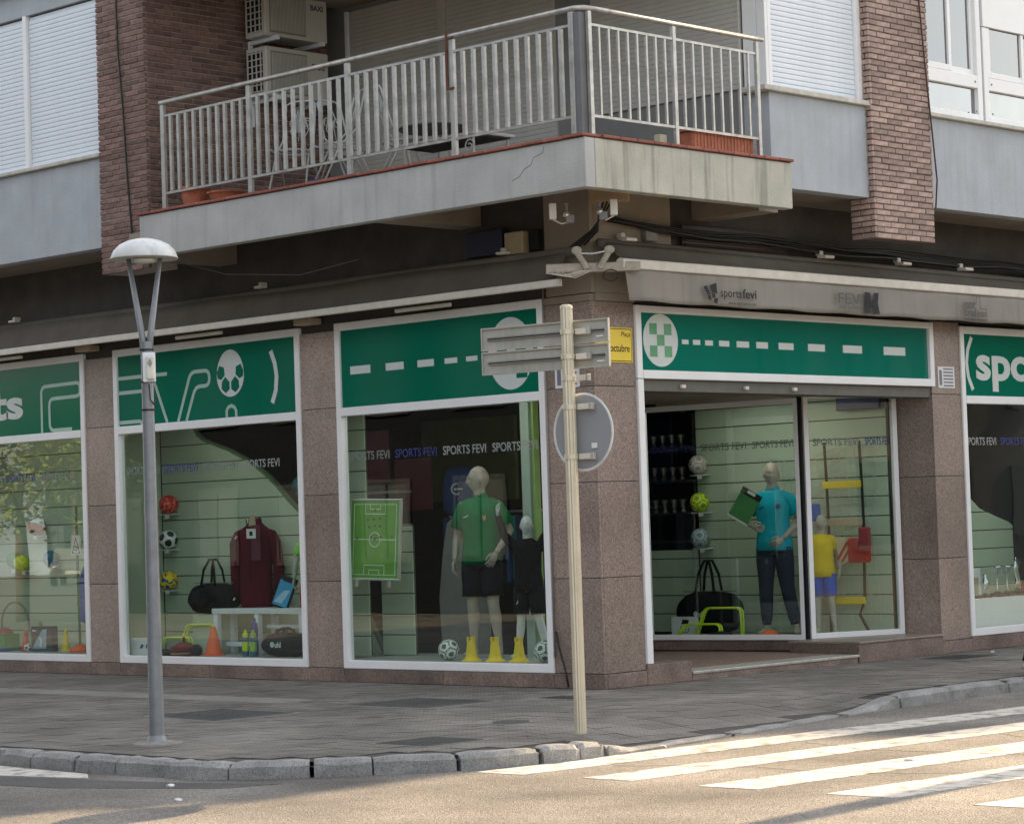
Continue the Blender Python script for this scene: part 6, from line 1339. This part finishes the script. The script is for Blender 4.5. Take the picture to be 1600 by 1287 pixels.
tag(MB().lathe([(0,-.2),(.185,-.2),(.18,0),(.115,7.2),(0,7.2)], 16).build('utility_pole', mat('pole_concrete', (.3,.29,.27), .9), None, (6.38,4.6,0)), 'tapered concrete pole whose shadow crosses the zebra stripes', 'utility pole')
LEAF = mat('leaf_green', (.20,.24,.05), .6, var=.4, scale=2, rnd=.3)
def tree(loc, h, r, label):
    t = thing('street_tree', label, 'tree', loc, 0, 'street trees across the left street')
    tr = MB().tube([(0,0,-.2),(.03,0,1.2),(0,.05,2.4),(.1,0,h*.6)], [.16,.13,.11,.05], 10)
    for a in range(6): tr.tube([(0,.03,2.1 + a*.12),(math.cos(a*1.1)*r*.45, math.sin(a*1.1)*r*.45, h*.55 + .2*a),(math.cos(a*1.1)*r*.8, math.sin(a*1.1)*r*.8, h*.62 + .15*a)], [.06,.035,.012], 6)
    tr.build('trunk', BROWN, t, smooth=True)
    rnd = random.Random(int(h*100)); lf = MB(); cl_ = [(Vector((rnd.gauss(0,.5), rnd.gauss(0,.5), rnd.gauss(0,.45)))) for _ in range(46)]
    for c in cl_:
        c = Vector((c.x*r, c.y*r, h*.68 + c.z*r*.75))
        for _ in range(70):
            p = c + Vector((rnd.gauss(0,.22), rnd.gauss(0,.22), rnd.gauss(0,.2))); a = Vector((rnd.uniform(-1,1), rnd.uniform(-1,1), rnd.uniform(-.6,.6))).normalized()*.09; b = a.cross(Vector((rnd.uniform(-1,1), rnd.uniform(-1,1), 1))).normalized()*.05
            lf.add([p - a, p + b, p + a, p - b], [(0,1,2,3)])
    lf.build('crown', LEAF, t)
    return t
def tree_copy(t, loc, rz, k, label):
    o = t.copy(); C.objects.link(o); o.location = loc; o.rotation_euler = (0,0,rz); o.scale = (k,k,k); o['label'] = label
    for ch in t.children:
        c = ch.copy(); C.objects.link(c); c.parent = o
    return o
tr0 = tree((-28.8,-13.2,0), 5.0, 1.9, 'sunlit leafy tree reflected in the leftmost window')
for k_i, (x, y, k, lb) in enumerate(((-58,-44,1.7,'middle tree behind the parked car across the left street'),(-75,-48,1.8,'last tree along the left street, half hidden'))):
    tree_copy(tr0, (x,y,0), k_i*1.3, k, lb)
cr = thing('parked_car', 'pale car parked across the left street, seen only as a reflection', 'car', (-62.5,-39,ROADZ), .75)
CARM = C_('car_paint', (.22,.225,.23), .25, coat=.6)
MB().prism([(-2.05,.35),(2.0,.35),(2.08,.62),(1.95,.80),(1.1,.92),(.55,1.38),(-.9,1.42),(-1.75,.98),(-2.08,.90)], -.85, .85, M=ML).build('body', CARM, cr, bevel=.06)
MB().prism([(1.02,.95),(.53,1.34),(-.85,1.37),(-1.55,.99)], -.862, .862, M=ML).build('window', C_('car_glass', (.02,.025,.03), .08), cr)
for x in (-1.3,1.3):
    for y in (-.78,.78):
        wl = MB().lathe([(0,-.09),(.30,-.09),(.32,-.05),(.32,.05),(.30,.09),(0,.09)], 24, M=Matrix.Rotation(PI/2,4,'X')).build('wheel', BLK, cr, (x,y,.32)); MB().lathe([(0,-.1),(.18,-.1),(.18,.1),(0,.1)], 18, M=Matrix.Rotation(PI/2,4,'X')).build('rim', ALU, wl)
for y in (-.6,.6): MB().ball((2.02,y,.68), .12, 12, 8, sc=(.5,1.4,.7)).build('headlight', SILV, cr, smooth=True)
B(2.06,2.085,-.28,.28,.42,.54).build('number_plate', PAPER, cr)
